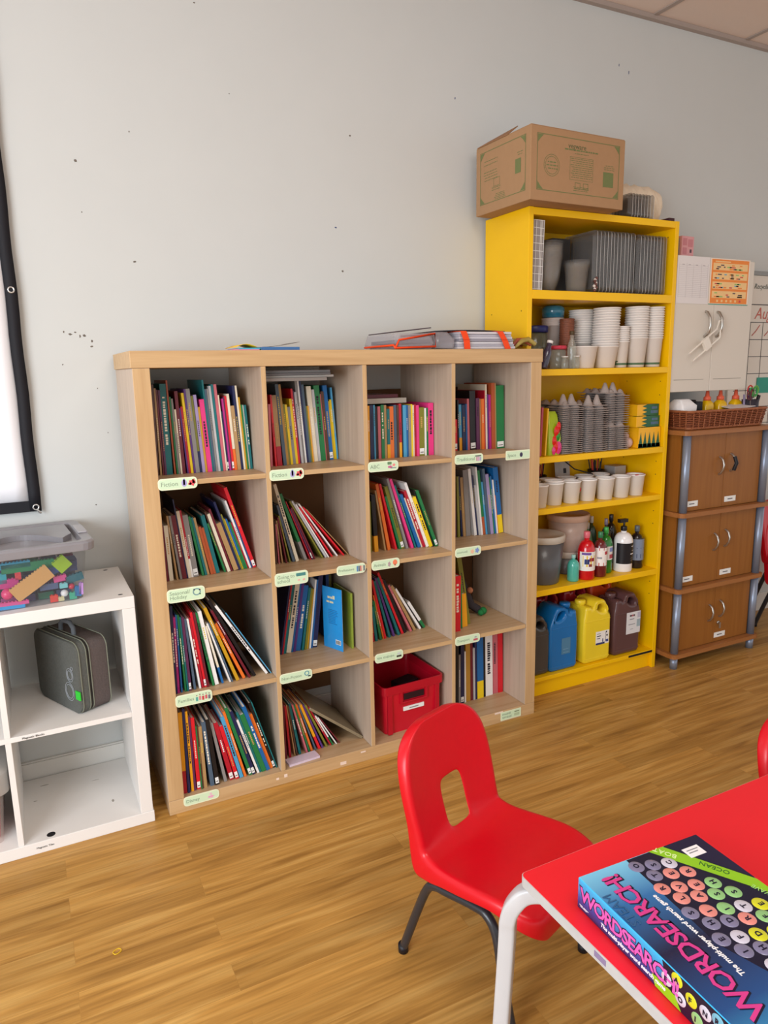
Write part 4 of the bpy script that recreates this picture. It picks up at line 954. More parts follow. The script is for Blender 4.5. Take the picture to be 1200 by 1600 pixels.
def crayon_box(label,loc,wd,dp,h,rz=0,flip=False):
    t = thing('crayon_box',label,'box',loc,rz=rz); m = MB().box(0,wd,0,dp,0,h); m.build('box_body',mat('#f2b413',.4,var=.03,coat=.3),t,.001)
    m = MB(); n = 5
    if flip:
        m.box(wd*.45,wd,-.0004,0,0,h)
        for k in range(3): m.add([(wd*.45,-.0004,h*k/3),(wd*.45,-.0004,h*(k+1)/3),(wd*.22,-.0004,h*(k+.5)/3)],[(0,1,2)])
    else:
        for k in range(n): m.add([(wd*k/n,-.0004,.001),(wd*(k+1)/n,-.0004,.001),(wd*(k+.5)/n,-.0004,h*.78)],[(0,1,2)])
        m.box(0,wd,-.0004,0,0,h*.2)
    m.add([(0,0,h+.0004),(wd,0,h+.0004),(wd,dp*.4,h+.0004),(0,dp*.4,h+.0004)],[(0,1,2,3)])
    m.build('green_print',mat('#0e5a34',.4,var=.1,coat=.3),t)
    if flip: MB().box(wd*.62,wd*.95,-.0009,-.0004,h*.2,h*.45).box(wd*.66,wd*.92,-.0009,-.0004,h*.58,h*.8).build('printed_panel',mat('#4b6a86',.4,var=.3,scale=60),t)
    return t
crayon_box('large yellow crayon box with green spikes at the bottom of the crayon boxes',(2.132,-.272,z),.132,.10,.090)
crayon_box('middle yellow and dark green crayon box in the pile',(2.125,-.262,z+.0912),.140,.07,.048,flip=True)
crayon_box('topmost crayon box, dark green with yellow left end',(2.135,-.255,z+.1402),.130,.07,.050,flip=True)
t = thing('tissue_bundle','crumpled pale pink tissue between egg trays and crayon boxes','tissue',(2.103,-.235,z)); mb = MB(); mb.ball((0,0,.024),.024,8,sz=1); mb.ball((.006,.02,.05),.018,8); mb.build('tissue_body',mat('#c9a9a0',.9,var=.3,scale=60,bump=.8),t)
# --- fourth shelf: paint cups
z = .8424
WC2 = mat('#f6f4f2',.5,var=.03); PAINT = mat('#c01428',.4)
me = MB().lathe([(0,.004),(.031,.004),(.032,0),(.0325,0),(.0405,.090),(.043,.0905),(.0432,.094),(.0405,.096),(.039,.090),(.031,.006),(0,.006)],28).mesh('paint_cup',WC2)
xs = [1.612,1.705,1.797,1.893,1.984,2.076,2.168]
for i,x in enumerate(xs):
    t = thing('paint_cup',['white paint cup partly hidden by the bookcase, front row left end','white double-rimmed paint cup, front row second from left','white paint cup with red drip on its right, front row third','white paint cup fourth from left in the front row','white paint cup third from the right end, front row','white paint cup second from the right end, front row','white paint cup with red paint on its rim, right end'][i],'cup',(x,[-.235,-.222,-.225,-.220,-.232,-.235,-.230][i],z+.0003),group='paint cups in the front row'); link('cup_wall',me,t)
    if i == 6: MB().lathe([(.0395,.0965),(.0405,.0972),(.0415,.0965)],28).box(-.035,-.02,-.04,-.03,.0955,.0985).build('paint_smear',PAINT,t)
    if i == 2: MB().ball((.0385,-.012,.055),.006,6,sz=1.8).build('paint_smear',PAINT,t)
    if i == 1:
        o = link('inner_cup',me,t,loc=(0,0,.010))
for i,x in enumerate([1.655,1.752,1.852,1.955,2.05]):
    t = thing('paint_cup',['white paint cup farthest left in the back row','white paint cup second from left in the back row','white paint cup in the middle of the back row','white paint cup fourth from left in the back row','white paint cup at the back row\'s right end'][i],'cup',(x,-.130,z+.0003),group='paint cups in the back row'); link('cup_wall',me,t)
def brush_pot(label,loc,n,seed):
    R = random.Random(seed); t = thing('brush_pot',label,'brush pot',loc); MB().lathe([(0,0),(.036,0),(.04,.10),(.036,.10),(.034,.005),(0,.005)],20).build('pot',BLACKM,t)
    for k in range(n):
        a = R.uniform(0,6.28); r = R.uniform(.004,.02); d = R.uniform(.0,.04)
        p0 = (r*cos(a)*.6,r*sin(a)*.6,.008); p1 = (r*cos(a)+d*cos(a)*.8,(r+d*.35)*sin(a)*.8,R.uniform(.135,.165)); 
        o = MB().tube([p0,p1],.0028,6).build('brush_handle',mat(R.choice(['#17161a','#1c1a30','#17161a','#c8402a']),.4),t)
brush_pot('black pot of dark brushes behind the third front paint cup',(1.762,-.042,z),9,1)
brush_pot('black pot of dark brushes near the right side, behind the paint cups',(2.105,-.045,z),11,2)
t = thing('picture_card','grey printed card propped upright between the two brush pots','card',(1.855,-.065,z),rot=(radians(-8),0,0)); MB().box(0,.085,0,.002,0,.165).build('card_body',mat('#b9b3ae',.5,var=.3,scale=30),t); MB().box(.048,.064,-.0008,0,.10,.122).build('card_mark',BLACKM,t)
t = thing('box','pale grey box lying at the right end behind the paint cups','box',(2.17,-.10,z)); MB().box(0,.07,0,.07,0,.115).build('box_body',mat('#a9a7a6',.5,var=.1),t,.002)
t = thing('paint_brush','black-handled brush leaning from the grey card onto the paint cups','brush',(1.872,-.078,z+.168)); MB().tube([(0,0,0),(.045,-.03,-.045),(.105,-.085,-.066)],.0028,8).build('brush_handle',BLACKM,t)
# --- fifth shelf: tubs and bottles
z = .4904
def tub(label,loc,r0,r1,h,body,lidc,band=None):
    t = thing('tub',label,'tub',loc)
    MB().lathe([(0,0),(r0,0),(r0+.002,.004),(r1,h-.03),(0,h-.03)],32).build('tub_body',body,t)
    MB().lathe([(r1+.0004,h-.030),(r1+.004,h-.028),(r1+.005,h-.006),(r1+.003,h),(r1-.004,h),(r1-.006,h-.008),(0,h-.008)],32).build('lid',lidc,t)
    if band: MB().lathe([(r0+(r1-r0)*.24+.0006,h*.22),(r0+(r1-r0)*.36+.0008,h*.34)],32).build('paint_band',band,t)
    return t
tub('large dark grey tub with cream lid partly hidden by the bookcase',(1.690,-.172,z),.074,.094,.215,mat('#56575a',.35,var=.06,coat=.3),mat('#c9c1b4',.5,var=.05))
tub('wide translucent pinkish tub standing on the small grey tub behind the teal bottle',(1.890,-.105,z+.1055),.070,.093,.170,mat('#b79f92',.3,var=.12,coat=.2),mat('#c6a38d',.4,var=.1))
tub('small grey tub with pale rim beneath the wide pinkish tub',(1.880,-.110,z),.052,.058,.105,mat('#6a6462',.35,var=.1),mat('#cbbcae',.5),mat('#9c5a4e',.5))
def paint_bottle(label,loc,r,h,col,capc,lab=None,shoulder=.62,pump=False,al=1,squash=1):
    t = thing('paint_bottle',label,'bottle',loc); m = mat(col,.16,var=.04,coat=.6,alpha=al)
    hb = h*.86 if not pump else h*.80
    pr = [(0,0),(r*.92,0),(r,.006),(r,hb*shoulder)]+[(r*(.28+.72*cos(a)),hb*shoulder+hb*(1-shoulder)*.86*sin(a)) for a in [PI/2*k/7 for k in range(1,8)]]+[(r*.30,hb),(0,hb)]
    MB().lathe(pr,28).build('bottle_body',m,t)
    cm = mat(capc,.35,coat=.2)
    if pump:
        MB().lathe(cyl(r*.33,hb+.0003,hb+.022,.002),16).lathe(cyl(r*.12,hb+.022,hb+.040,.001),10).box(-r*.75,r*.35,-.010,.010,hb+.040,hb+.056).build('pump_head',cm,t,.003)
    else: MB().lathe(cyl(r*.36,hb+.0003,h,.002),18).build('cap',cm,t)
    if lab:
        z0,z1,base,marks = lab; P = []
        a0,a1 = -PI*.98,-PI*.12
        m2 = MB(); n = 16; rr = r+.0005
        m2.loft([[(rr*cos(a0+(a1-a0)*i/n),rr*sin(a0+(a1-a0)*i/n),zz) for i in range(n+1)] for zz in (z0*h,z1*h)],closed=False,cap=False)
        m2.build('bottle_label',mat(base,.4,var=.03),t)
        m3 = MB()
        mats = []
        for (f0,f1,g0,g1,c) in marks:
            mats.append(mat(c,.4)); rr = r+.001; a = a0+(a1-a0)*f0; b = a0+(a1-a0)*f1; zz0 = (z0+(z1-z0)*g0)*h; zz1 = (z0+(z1-z0)*g1)*h
            m3.loft([[(rr*cos(a+(b-a)*i/4),rr*sin(a+(b-a)*i/4),zz) for i in range(5)] for zz in (zz0,zz1)],len(mats)-1,closed=False,cap=False)
        if mats: m3.build('label_print',mats,t)
    return t
paint_bottle('small teal paint bottle with pale cap at the shelf front',(1.812,-.238,z),.026,.118,'#4fb3a2','#9ccfc6')
paint_bottle('bright red paint bottle with yellow and white picture label',(1.885,-.238,z),.039,.215,'#cc0a1c','#d96a76',(.20,.60,'#f0eee8',[(.15,.85,.22,.80,'#e7c634'),(.22,.42,.35,.62,'#23346e'),(.42,.66,.50,.68,'#9a2a3a'),(.40,.55,.22,.36,'#8a2c36'),(.10,.5,.84,.96,'#6a4a9a')]))
paint_bottle('dark brown-red paint bottle with white and red label, green cap',(1.963,-.240,z),.031,.205,'#6a1a1c','#2f7a50',(.26,.66,'#efe9e4',[(0,1,0,.18,'#c8452c'),(.0,1,.86,1,'#c03a48'),(.55,.95,.62,.80,'#c03a48'),(.15,.4,.4,.5,'#9a9aa2')]),al=.96)
paint_bottle('green paint bottle with clear green cap half behind the white pump bottle',(2.030,-.205,z),.031,.212,'#1f7d2a','#3aa34a',(.30,.60,'#ece9e6',[(.5,.9,.1,.4,'#b8505a'),(.5,.9,.6,.9,'#8a9ad0')]),al=.96)
paint_bottle('big white pump bottle with black label on the fifth shelf',(2.118,-.225,z),.043,.235,'#f1f0f2','#17161a',(.17,.58,'#15141a',[(.62,.86,.82,.86,'#cfcfd4'),(.66,.84,.62,.65,'#cfcfd4'),(.58,.88,.45,.50,'#f0f0f4'),(.60,.86,.26,.28,'#8a8a90'),(.60,.86,.16,.18,'#8a8a90')]),shoulder=.72,pump=True)
paint_bottle('black bottle with grey label at the right end of the fifth shelf',(2.212,-.215,z),.033,.200,'#15141c','#5a6268',(.20,.70,'#7f8ba0',[(.1,.9,.1,.3,'#56607a'),(.1,.9,.55,.6,'#56607a')]))
paint_bottle('dark green bottle with white cap standing at the back of the fifth shelf',(2.067,-.068,z),.026,.235,'#2c4a34','#d9d6d0')
paint_bottle('pale green bottle standing behind between red and brown bottles',(2.014,-.100,z),.025,.215,'#6f9a74','#cfc9c0')
paint_bottle('violet-capped dark bottle standing at the back behind the green one',(2.120,-.110,z),.024,.225,'#3d3340','#8d7f92')
paint_bottle('black bottle at the back behind the white pump bottle',(2.175,-.085,z),.029,.235,'#1a181c','#26242a')
t = thing('paint_brush','thin brown brush handle standing against the back above the bottles','brush',(2.050,-.020,z)); MB().tube([(0,0,0),(0,.004,.325)],.0035,8).build('brush_handle',mat('#7a5222',.5),t)
# --- bottom: jerrycans
def jug(label,loc,wd,dp,h,col,flip=False,lab=None,al=1,rz=0,capc=None):
    t = thing('jerrycan',label,'jerrycan',loc,rz=rz); m = mat(col,.28,var=.08,scale=9,coat=.25)
    f = -1 if flip else 1; w2 = wd/2; sh = h*.70
    out = [(-w2+.012,0),(w2-.012,0),(w2,.012),(w2+.002,sh*.5),(w2,sh),(w2-.006,sh+h*.05),(w2*.62,h*.93),(w2*.50,h*.965),(w2*.38,h*.975),(-w2*.05,h*.965),(-w2*.20,h*.93),(-w2*.24,h*.88),(-w2*.40,h*.86),(-w2*.44,h*.89),(-w2*.86,h*.89),(-w2*.90,h*.85),(-w2*.96,sh+h*.03),(-w2,sh),(-w2-.002,sh*.5),(-w2,.012)]
    hole = [(w2*.25+w2*.34*cos(2*PI*k/14)*(1+.0),h*.845+h*.058*sin(2*PI*k/14)-.010*cos(2*PI*k/14)) for k in range(14)]
    if f < 0: out = [(-x,y) for x,y in out][::-1]; hole = [(-x,y) for x,y in hole][::-1]
    M = Matrix(((1,0,0,0),(0,0,-1,0),(0,1,0,0),(0,0,0,1)))
    o = outline('can_body',[out,hole],dp,.013,m,t,M); 
    nx = -f*w2*.66
    MB().lathe([(.020,h*.87),(.020,h*.895),(0,h*.895)],20,0,Matrix.Translation((nx,0,0))).build('neck',m,t)
    MB().lathe(cyl(.0245,h*.896,h*.97,.003),20,0,Matrix.Translation((nx,0,0))).build('cap',mat(capc or col,.35,var=.05,coat=.2),t)
    mb = MB(); 
    for zz in (.02,sh-.012): mb.box(-w2+.006,w2-.006,-dp/2-.0012,-dp/2+.002,zz,zz+.004)
    mb.build('moulded_ridge',m,t,.001)
    if lab:
        x0,x1,z0_,z1_,base,marks = lab
        o = MB().box(x0,x1,-dp/2-.0016,-dp/2-.0004,z0_,z1_).build('can_label',mat(base,.4,var=.02),t); o['label'] = 'paper label with print'
        m3 = MB(); ms = []
        for a,b,c_,d,cc in marks:
            ms.append(mat(cc,.5)); m3.box(x0+(x1-x0)*a,x0+(x1-x0)*b,-dp/2-.0021,-dp/2-.0016,z0_+(z1_-z0_)*c_,z0_+(z1_-z0_)*d,len(ms)-1)
        m3.build('label_print',ms,t)
    return t
z = .0935
jug('dark grey jerrycan cut off by the bookcase at the bottom left',(1.594,-.205,z),.145,.125,.275,'#45423f')
jug('blue jerrycan with scuffed label patch on the bottom shelf',(1.745,-.208,z),.155,.125,.300,'#0f6cb0',True,(-.015,.035,.075,.150,'#4d7fa0',[(.2,.8,.1,.12,'#7fa6bf'),(.2,.8,.3,.32,'#7fa6bf')]))
jug('yellow jerrycan with white and navy label on the bottom shelf',(1.935,-.212,z),.158,.125,.300,'#ecd02c',False,(-.010,.068,.082,.145,'#eceae6',[(0,.68,0,.14,'#26346e'),(.08,.38,.62,.68,'#2a2c3a'),(.08,.32,.45,.5,'#2a2c3a'),(.08,.36,.8,.84,'#8a8a8a'),(.5,.56,.16,.42,'#26346e'),(.74,.76,.2,.9,'#2a2c3a'),(.80,.9,.55,.68,'#2a2c3a'),(.76,.96,.12,.3,'#3a4a86'),(.76,.84,.82,.94,'#2a2c3a')]))
jug('plum-brown jerrycan with tall white label on the bottom shelf',(2.125,-.205,z),.160,.125,.300,'#5a3d3e',False,(-.008,.078,.095,.200,'#dcdde0',[(.22,.36,.80,.88,'#4a3238'),(.38,.46,.80,.88,'#b84a58'),(.48,.58,.80,.88,'#4a3238'),(.22,.55,.66,.69,'#6a6a70'),(.15,.62,.42,.45,'#8a8a90'),(.28,.5,.2,.22,'#9a9aa0'),(.74,1,.28,.62,'#9db0b8'),(.78,1,.7,.95,'#b8b6c8')]))
jug('dark green jerrycan at the back left of the bottom shelf',(1.600,-.072,z),.15,.12,.335,'#1d4a2a')
jug('dark red jerrycan at the back behind the blue one',(1.765,-.072,z),.15,.12,.335,'#8e1a24')
jug('crimson jerrycan at the back behind the yellow one',(1.930,-.072,z),.15,.12,.345,'#8a1620')
jug('orange-red jerrycan at the back behind the plum-brown one',(2.090,-.072,z),.15,.12,.370,'#b03a14')
# ------------------------------------------------------------------ three tier beech cupboard
cp = thing('cupboard','beech three-tier cupboard with silver corner posts right of the yellow unit','cupboard',(2.62,-.18,0))
CX0, CX1, CF = 2.338, 2.906, -.332
tiers = [(.056,.376),(.396,.736),(.756,1.110)]
for z0_,z1_ in ((.056,.076),(.376,.396),(.736,.756),(1.110,1.130)):
    top = z1_ > 1.1
    P = rrect(2.322-2.62,2.926-2.62,-.372+.18,-.0+.18,.022,5)
    MB().prism(P,z0_,z1_).build('board',BEECH_X,cp,.004,3)
for ti,(z0_,z1_) in enumerate([(.0762,.3758),(.3962,.7358),(.7562,1.1098)]):
    for x in (CX0+.004,CX1-.020): bw('side_panel',(x,x+.016,-.322,-.006,z0_,z1_),BEECH_Z,cp,.001)
    bw('back_panel',(CX0+.0205,CX1-.0205,-.012,-.006,z0_,z1_),BEECH_Z,cp,.0)
    for k,(x0,x1) in enumerate(((CX0+.034,2.6195),(2.6215,CX1-.034))):
        d = bw('door',(x0,x1,CF-.006,CF+.010,z0_+.002,z1_-.002),BEECH_Z,cp,.001); d['label'] = 'beech cupboard door'
        hx = (2.583,2.659)[k]-2.62; hz = [.235,.590,.955][ti]; hz += (.0,.01)[k]
        y = CF-.006+.18
        path = [(hx,y,hz-.040),(hx,y-.012,hz-.034),(hx,y-.024,hz-.014),(hx,y-.027,hz+.006),(hx,y-.020,hz+.028),(hx,y-.008,hz+.040),(hx,y,hz+.042)]
        h = MB().tube(path,.0048,8).build('handle',STEEL,d); h['label'] = 'silver bow handle'
        if ti == 2 and k == 1: MB().tube([(hx,y-.022,hz-.034),(hx+.002,y-.033,hz),(hx,y-.022,hz+.030)],.0085,8).build('handle_cover',BLACKM,d)
        if ti == 0 and k == 1: MB().lathe([(0,0),(.009,0),(.009,.004),(0,.004)],16,0,Matrix.Translation((hx-.006,y-.001,hz-.07)) @ Matrix.Rotation(PI/2,4,'X')).box(hx-.012,hx-.002,y-.016,y-.013,hz-.095,hz-.066).build('lock_key',STEEL,d)
        lx = [(None,2.632),(2.356+.02,2.640),(2.378,2.636)][ti][k]
        if lx:
            lz = z0_+.022; o = MB().box(lx-2.62,lx-2.62+.078,y-.0008,y,lz,lz+.026).box(lx-2.62+.022,lx-2.62+.056,y-.0012,y-.0008,lz+.010,lz+.015,1).build('door_label',[STICK,mat('#6a6a70')],d); o['label'] = 'small white paper label'
for x in (CX0+.016,CX1-.012):
    for z0_,z1_ in ((0,.0558),(.0762,.3758),(.3962,.7358),(.7562,1.1098)):
        MB().lathe([(0,z0_),(.0175,z0_),(.0175,z1_),(0,z1_)],24,0,Matrix.Translation((x-2.62,-.345+.18,0))).build('corner_post',ALU,cp)
        if z0_ == 0: MB().lathe([(0,z0_),(.0175,z0_),(.0175,z1_),(0,z1_)],24,0,Matrix.Translation((x-2.62,-.03+.18,0))).build('foot',ALU,cp)
bw('gap_strip',(CX0+.022,CX0+.033,CF,CF+.004,.0765,1.1095),mat('#3a3a40',.5),cp,0)
# basket
t = thing('basket','long low brown wicker basket on top of the beech cupboard','basket',(2.625,-.205,1.1303))
WICK = mat('#8a4c2e',.55,var=.3,scale=90,bump=.5); WICK2 = mat('#a0603c',.5,var=.2,scale=60)
hx_,hy_,H_ = .262,.140,.086
def rpath(sx,sy,z,n,amp,ph,r=.02):
    base = rrect(-sx,sx,-sy,sy,r,3); L = []; P = [Vector((a,b,0)) for a,b in base]; tot = sum((P[(i+1)%len(P)]-P[i]).length for i in range(len(P)))
    st = tot/n; out = []; i = 0; acc = 0
    for k in range(n):
        d = k*st
        while acc+(P[(i+1)%len(P)]-P[i%len(P)]).length < d and i < len(P)*2: acc += (P[(i+1)%len(P)]-P[i%len(P)]).length; i += 1
        a = P[i%len(P)]; b = P[(i+1)%len(P)]; f = (d-acc)/max(1e-6,(b-a).length); q = a.lerp(b,min(1,f)); nrm = Vector(((b-a).y,-(b-a).x,0)).normalized()
        q = q+nrm*amp*(1 if (k+ph)%2 else -1); out.append((q.x,q.y,z))
    return out
mb = MB()
for k in range(9): mb.tube(rpath(hx_-.012+.012*k/8,hy_-.012+.012*k/8,.011+.0082*k,110,.0034,k),.0036,6,closed=True)
MB().loft([[(x,y,z_) for x,y in rrect(-sx,sx,-sy,sy,.02,3)] for sx,sy,z_ in ((hx_-.018,hy_-.018,.004),(hx_-.006,hy_-.006,H_-.006))],smooth=False,cap=False).build('lining',mat('#4a2415',.9),t)
mb.build('weave',WICK,t)
mb = MB(); 
for i,(x,y,z_) in enumerate(rpath(hx_-.002,hy_-.002,0,44,0,0)): mb.tube([(x*.965,y*.94,.003),(x*1.015,y*1.02,H_-.008)],.0026,6)
mb.build('stakes',WICK2,t)
mb = MB(); mb.tube(rpath(hx_+.002,hy_+.002,H_-.004,160,.0016,0),.0055,6,closed=True); mb.tube(rpath(hx_-.012,hy_-.012,.0055,100,.001,0),.0052,6,closed=True)
mb.build('rim',WICK2,t)
MB().box(-hx_+.016,hx_-.016,-hy_+.016,hy_-.016,.002,.006).build('basket_base',WICK,t)
zb = 1.1303+.0065
t = thing('tissue','white crumpled tissue standing at the basket\'s left end','tissue',(2.425,-.24,zb)); mb = MB(); mb.loft([ringr(.035,.05,.0,.01),ringr(.04,.055,.05,.01),ringr(.05,.05,.10,.01),ringr(.030,.02,.128,.006)],smooth=True).build('tissue_body',mat('#f0eeee',.9,var=.1,scale=30,bump=.8),t)
o = MB().box(2.482,2.525,-.275,-.22,zb,zb+.115).build('box',BLACKM,None,.004); tag(o,'black box between the tissue and the glue bottles in the basket','box')
t = thing('tool','dark brush head lying in the basket behind the black box','tool',(2.56,-.17,zb)); MB().box(-.03,.04,-.02,.02,0,.09).loft([ringr(.035,.02,.09,.008),ringr(.03,.012,.118,.006)]).build('tool_body',mat('#2c2420',.7,var=.3),t,.003)
for i,(x,y) in enumerate(((2.600,-.235),(2.690,-.235),(2.785,-.245))):
    t = thing('glue_bottle',['left yellow glue bottle with orange nozzle in the basket','middle yellow glue bottle with orange nozzle in the basket','right yellow glue bottle with orange nozzle, beside the scissors pot'][i],'glue bottle',(x,y,zb),group='yellow glue bottles in the basket')
    MB().loft([[(a*s,b*s*.75,z_) for a,b in rrect(-.030,.030,-.030,.030,.014,4)] for z_,s in ((0,.95),(.004,1),(.088,1),(.102,.92),(.112,.62),(.116,.5))]).build('bottle_body',mat('#e8b80e',.3,var=.05,coat=.4),t)
    MB().lathe([(0,.1165),(.017,.1165),(.0165,.132),(.010,.136),(.0055,.172),(0,.173)],16).build('nozzle',mat('#e8674a',.4),t)
    MB().box(-.008,.010,-.0232,-.0225,.02,.075).build('label_print',mat('#6a4a14',.5),t)
t = thing('paper','white folded paper lying across the basket before the glue bottles','paper',(2.735,-.285,zb+.084),rot=(radians(8),radians(-4),0)); MB().box(-.06,.085,-.045,.04,0,.0025).build('paper_sheet',mat('#e4e0e0',.6),t)
t = thing('pen_pot','dark mesh pen pot at the right end of the basket','pen pot',(2.834,-.288,zb)); MB().lathe([(0,0),(.036,0),(.038,.115),(.036,.115),(.034,.003),(0,.003)],20).build('pot',mat('#3c3a44',.5,var=.3,scale=120,metal=.3),t)
def scissors(label,loc,rot,c1,c2):
    t = thing('scissors',label,'scissors',loc,rot=rot)
    MB().box(-.006,-.001,-.001,.001,0,.075).box(.001,.006,.0012,.003,0,.075).build('blade',STEEL,t)
    for s,c in ((-1,c1),(1,c2)):
        pts = [(s*(.003+.014)+.014*cos(a)*1.0,0,.098+.021*sin(a)) for a in [2*PI*k/14 for k in range(14)]]
        MB().tube(pts,.0034,7,closed=True).tube([(s*.003,0,.070),(s*.006,0,.082)],.0035,7).build('handle_loop',mat(c,.4),t)
scissors('scissors with dark red handles at the left of the pen pot',(2.822,-.308,zb+.045),(0,radians(-14),.2),'#5a2430','#5a2430')
scissors('scissors with green handles in the pen pot',(2.834,-.305,zb+.052),(0,radians(-3),.1),'#3aa04a','#3aa04a')
scissors('scissors with orange-red handles in the pen pot\'s middle',(2.842,-.285,zb+.060),(0,radians(5),-.2),'#c83a2a','#6fb04a')
scissors('scissors with purple handles at the back of the pen pot',(2.846,-.270,zb+.045),(0,radians(9),.3),'#5a3480','#5a3480')
for i,(x,c,l,a) in enumerate(((2.852,'#17161a','black marker pen leaning right in the pen pot',14),(2.862,'#222026','second black marker pen outermost right in the pen pot',19),(2.815,'#8a7f9c','lilac marker pen at the front of the pen pot',-4),(2.850,'#efefef','white pen at the back right of the pen pot',9))):
    t = thing('marker_pen',l,'pen',(x-.012,-.300+.008*i,zb+.004),rot=(0,radians(a),0)); MB().lathe(cyl(.0055,0,.135,.001),10).build('pen_body',mat(c,.35),t)
# ------------------------------------------------------------------ wall cabinet
WC = thing('wall_cabinet','white two-door wall cabinet above the beech cupboard with child lock','cabinet',(2.552,-.13,1.30))
CABM = mat('#dad2c6',.45,var=.01,scale=5)
bw('cabinet_body',(2.300,2.804,-.262,.0185,1.300,1.880),CABM,WC)
for k,(x0,x1) in enumerate(((2.300,2.5505),(2.5535,2.804))):
    d = bw('door',(x0,x1,-.280,-.2622,1.300,1.880),CABM,WC,.002)
    bw('door_groove',(x0+.02,x1-.04,-.2806,-.280,1.352,1.355),mat('#a79f94',.6),d,0)
    hx = (2.520,2.553)[k]-2.552+.0; y = -.280+.13
    hx = (2.497,2.546+.028)[k]-2.552
    path = [(hx,y,.352),(hx,y-.010,.350),(hx,y-.026,.325),(hx,y-.030,.290),(hx,y-.024,.262),(hx,y-.006,.245),(hx,y,.244)]
    MB().tube(path,.0062,10).build('handle',STEEL,d)
t = thing('child_lock','white plastic U-shaped child lock hooked through the cabinet handles','lock',(2.535,-.298,1.545))
LK = mat('#e9e2d6',.4,coat=.2); mb = MB()
Rl = Matrix.Rotation(radians(-32),4,'Y')
for s in (-1,1):
    mb.tube([Rl @ Vector(q) for q in ((.060,s*.0-.004,s*.012+.03),(.02,-.012,s*.022),(-.06,-.012,s*.022),(-.175,-.012,s*.020))],.0042,8)
mb.box(-.085,-.045,-.018,-.006,-.026,.026,0,Rl); mb.tube([Rl @ Vector(q) for q in ((.060,-.004,.042),(.085,-.004,.03),(.060,-.004,.018))],.0042,8)
mb.build('lock_body',LK,t)
pp = thing('paper','white printed table sheet taped on the cabinet\'s left door','paper',(2.302,-.2812,1.685)); MB().box(0,.202,-.0006,0,0,.200).build('paper_sheet',mat('#e3dedd',.6,var=.01),pp)
mb = MB()
for k in range(18): mb.box(.012,.190,-.0009,-.0006,.028+.0078*k,.0286+.0078*k)
for x in (.012,.058,.100,.150,.19): mb.box(x-.0004,x+.0004,-.0009,-.0006,.026,.170)
for x in (.03,.068,.112,.158): mb.box(x,x+.014,-.0009,-.0006,.162,.165)
mb.build('table_lines',mat('#b5adb0',.7),pp)
pp = thing('poster','orange timetable poster on the cabinet\'s right door','poster',(2.508,-.2812,1.684)); MB().box(0,.262,-.0006,0,0,.200).box(0,.262,-.0008,-.0006,0,.004,1).build('paper_sheet',[mat('#f0e2d0',.5),mat('#4fa08c')],pp)
mb = MB(); ms = [mat('#ee8a34',.5),mat('#f3c98a',.5),mat('#8fbf6a',.5),mat('#d2453f',.5),mat('#6fa8c0',.5),mat('#5a4a52',.5)]
mb.box(.008,.254,-.0009,-.0006,.006,.196,0); R = random.Random(9)
for k in range(4):
    z_ = .030+.040*k; mb.box(.018,.246,-.0012,-.0009,z_,z_+.030,1)
    for q in range(16):
        x = .022+R.uniform(0,.19); zz = z_+.003+.008*R.randrange(3); mb.box(x,x+R.uniform(.01,.03),-.0015,-.0012,zz,zz+.005,R.choice([2,3,4,5,0]))
mb.box(.03,.13,-.0012,-.0009,.184,.189,1)
for q in range(6): mb.box(.05+.03*q,.062+.03*q,-.0012,-.0009,.012,.022,R.choice([1,3]))
mb.build('poster_print',ms,pp)
t = thing('box','small pink and grey printed box standing on the wall cabinet','box',(2.362,-.245,1.8804),rz=radians(4)); MB().box(-.0,.082,-.0,.13,0,.094).build('box_body',mat('#d79a9c',.5,var=.06),t,.001)
mb = MB()
for x0_,x1_,a,b,c in ((.008,.035,.055,.085,0),(.042,.074,.050,.082,0),(.008,.035,.018,.046,0),(.055,.068,.026,.040,1),(.050,.072,.004,.010,1)): mb.box(x0_,x1_,-.0005,0,a,b,c)
mb.box(-.0005,0,.01,.12,.01,.085,2).box(-.001,-.0005,.06,.11,.01,.06,3); mb.build('box_print',[mat('#c77e84',.5),mat('#5a3a48',.5),mat('#a7a09c',.5,var=.1),mat('#40384e',.5)],t)
# ------------------------------------------------------------------ whiteboard calendar
wbd = thing('whiteboard','whiteboard calendar with August grid on the wall right of the cabinet','whiteboard',(3.9,0,1.1))
bw('board',(3.05,4.9,.008,.0195,1.02,1.872),mat('#ded6ca',.3,var=.01,coat=.3),wbd); bw('frame_strip',(3.05,4.9,.002,.0195,1.872,1.892),mat('#8c8b88',.4,metal=.4),wbd)
mb = MB()
def L_(x0,x1,z0_,z1_): mb.box(x0-3.9,x1-3.9,.0072,.0079,z0_-1.1,z1_-1.1)
L_(3.06,4.8,1.722,1.727)
for k in range(7): L_(3.09,4.8,1.632-.089*k,1.636-.089*k)
for k in range(14): L_(3.187+.100*k,3.191+.100*k,1.05,1.636)
mb.build('grid_line',mat('#55504c',.5),wbd)
text('handwriting','Aug',.085,mat('#c8685a',.6),wbd,(3.215-3.9,.0070,1.652-1.1),shear=.3)
text('handwriting','\u00b7 Recycling',.036,mat('#4a5a56',.6),wbd,(3.175-3.9,.0070,1.805-1.1),shear=.3)
mb = MB()
for k in range(5): mb.tube([(3.205+.1*k-3.9,.006,1.565-1.1),(3.235+.1*k-3.9,.006,1.59-1.1),(3.262+.1*k-3.9,.006,1.62-1.1)],.0022,5)
mb.build('red_marks',mat('#cf7a72',.6),wbd)
o = MB().box(3.272,3.40,.004,.0070,1.262,1.345).build('note',mat('#2f9a86',.6),None); tag(o,'teal paper note stuck on the whiteboard grid','note')
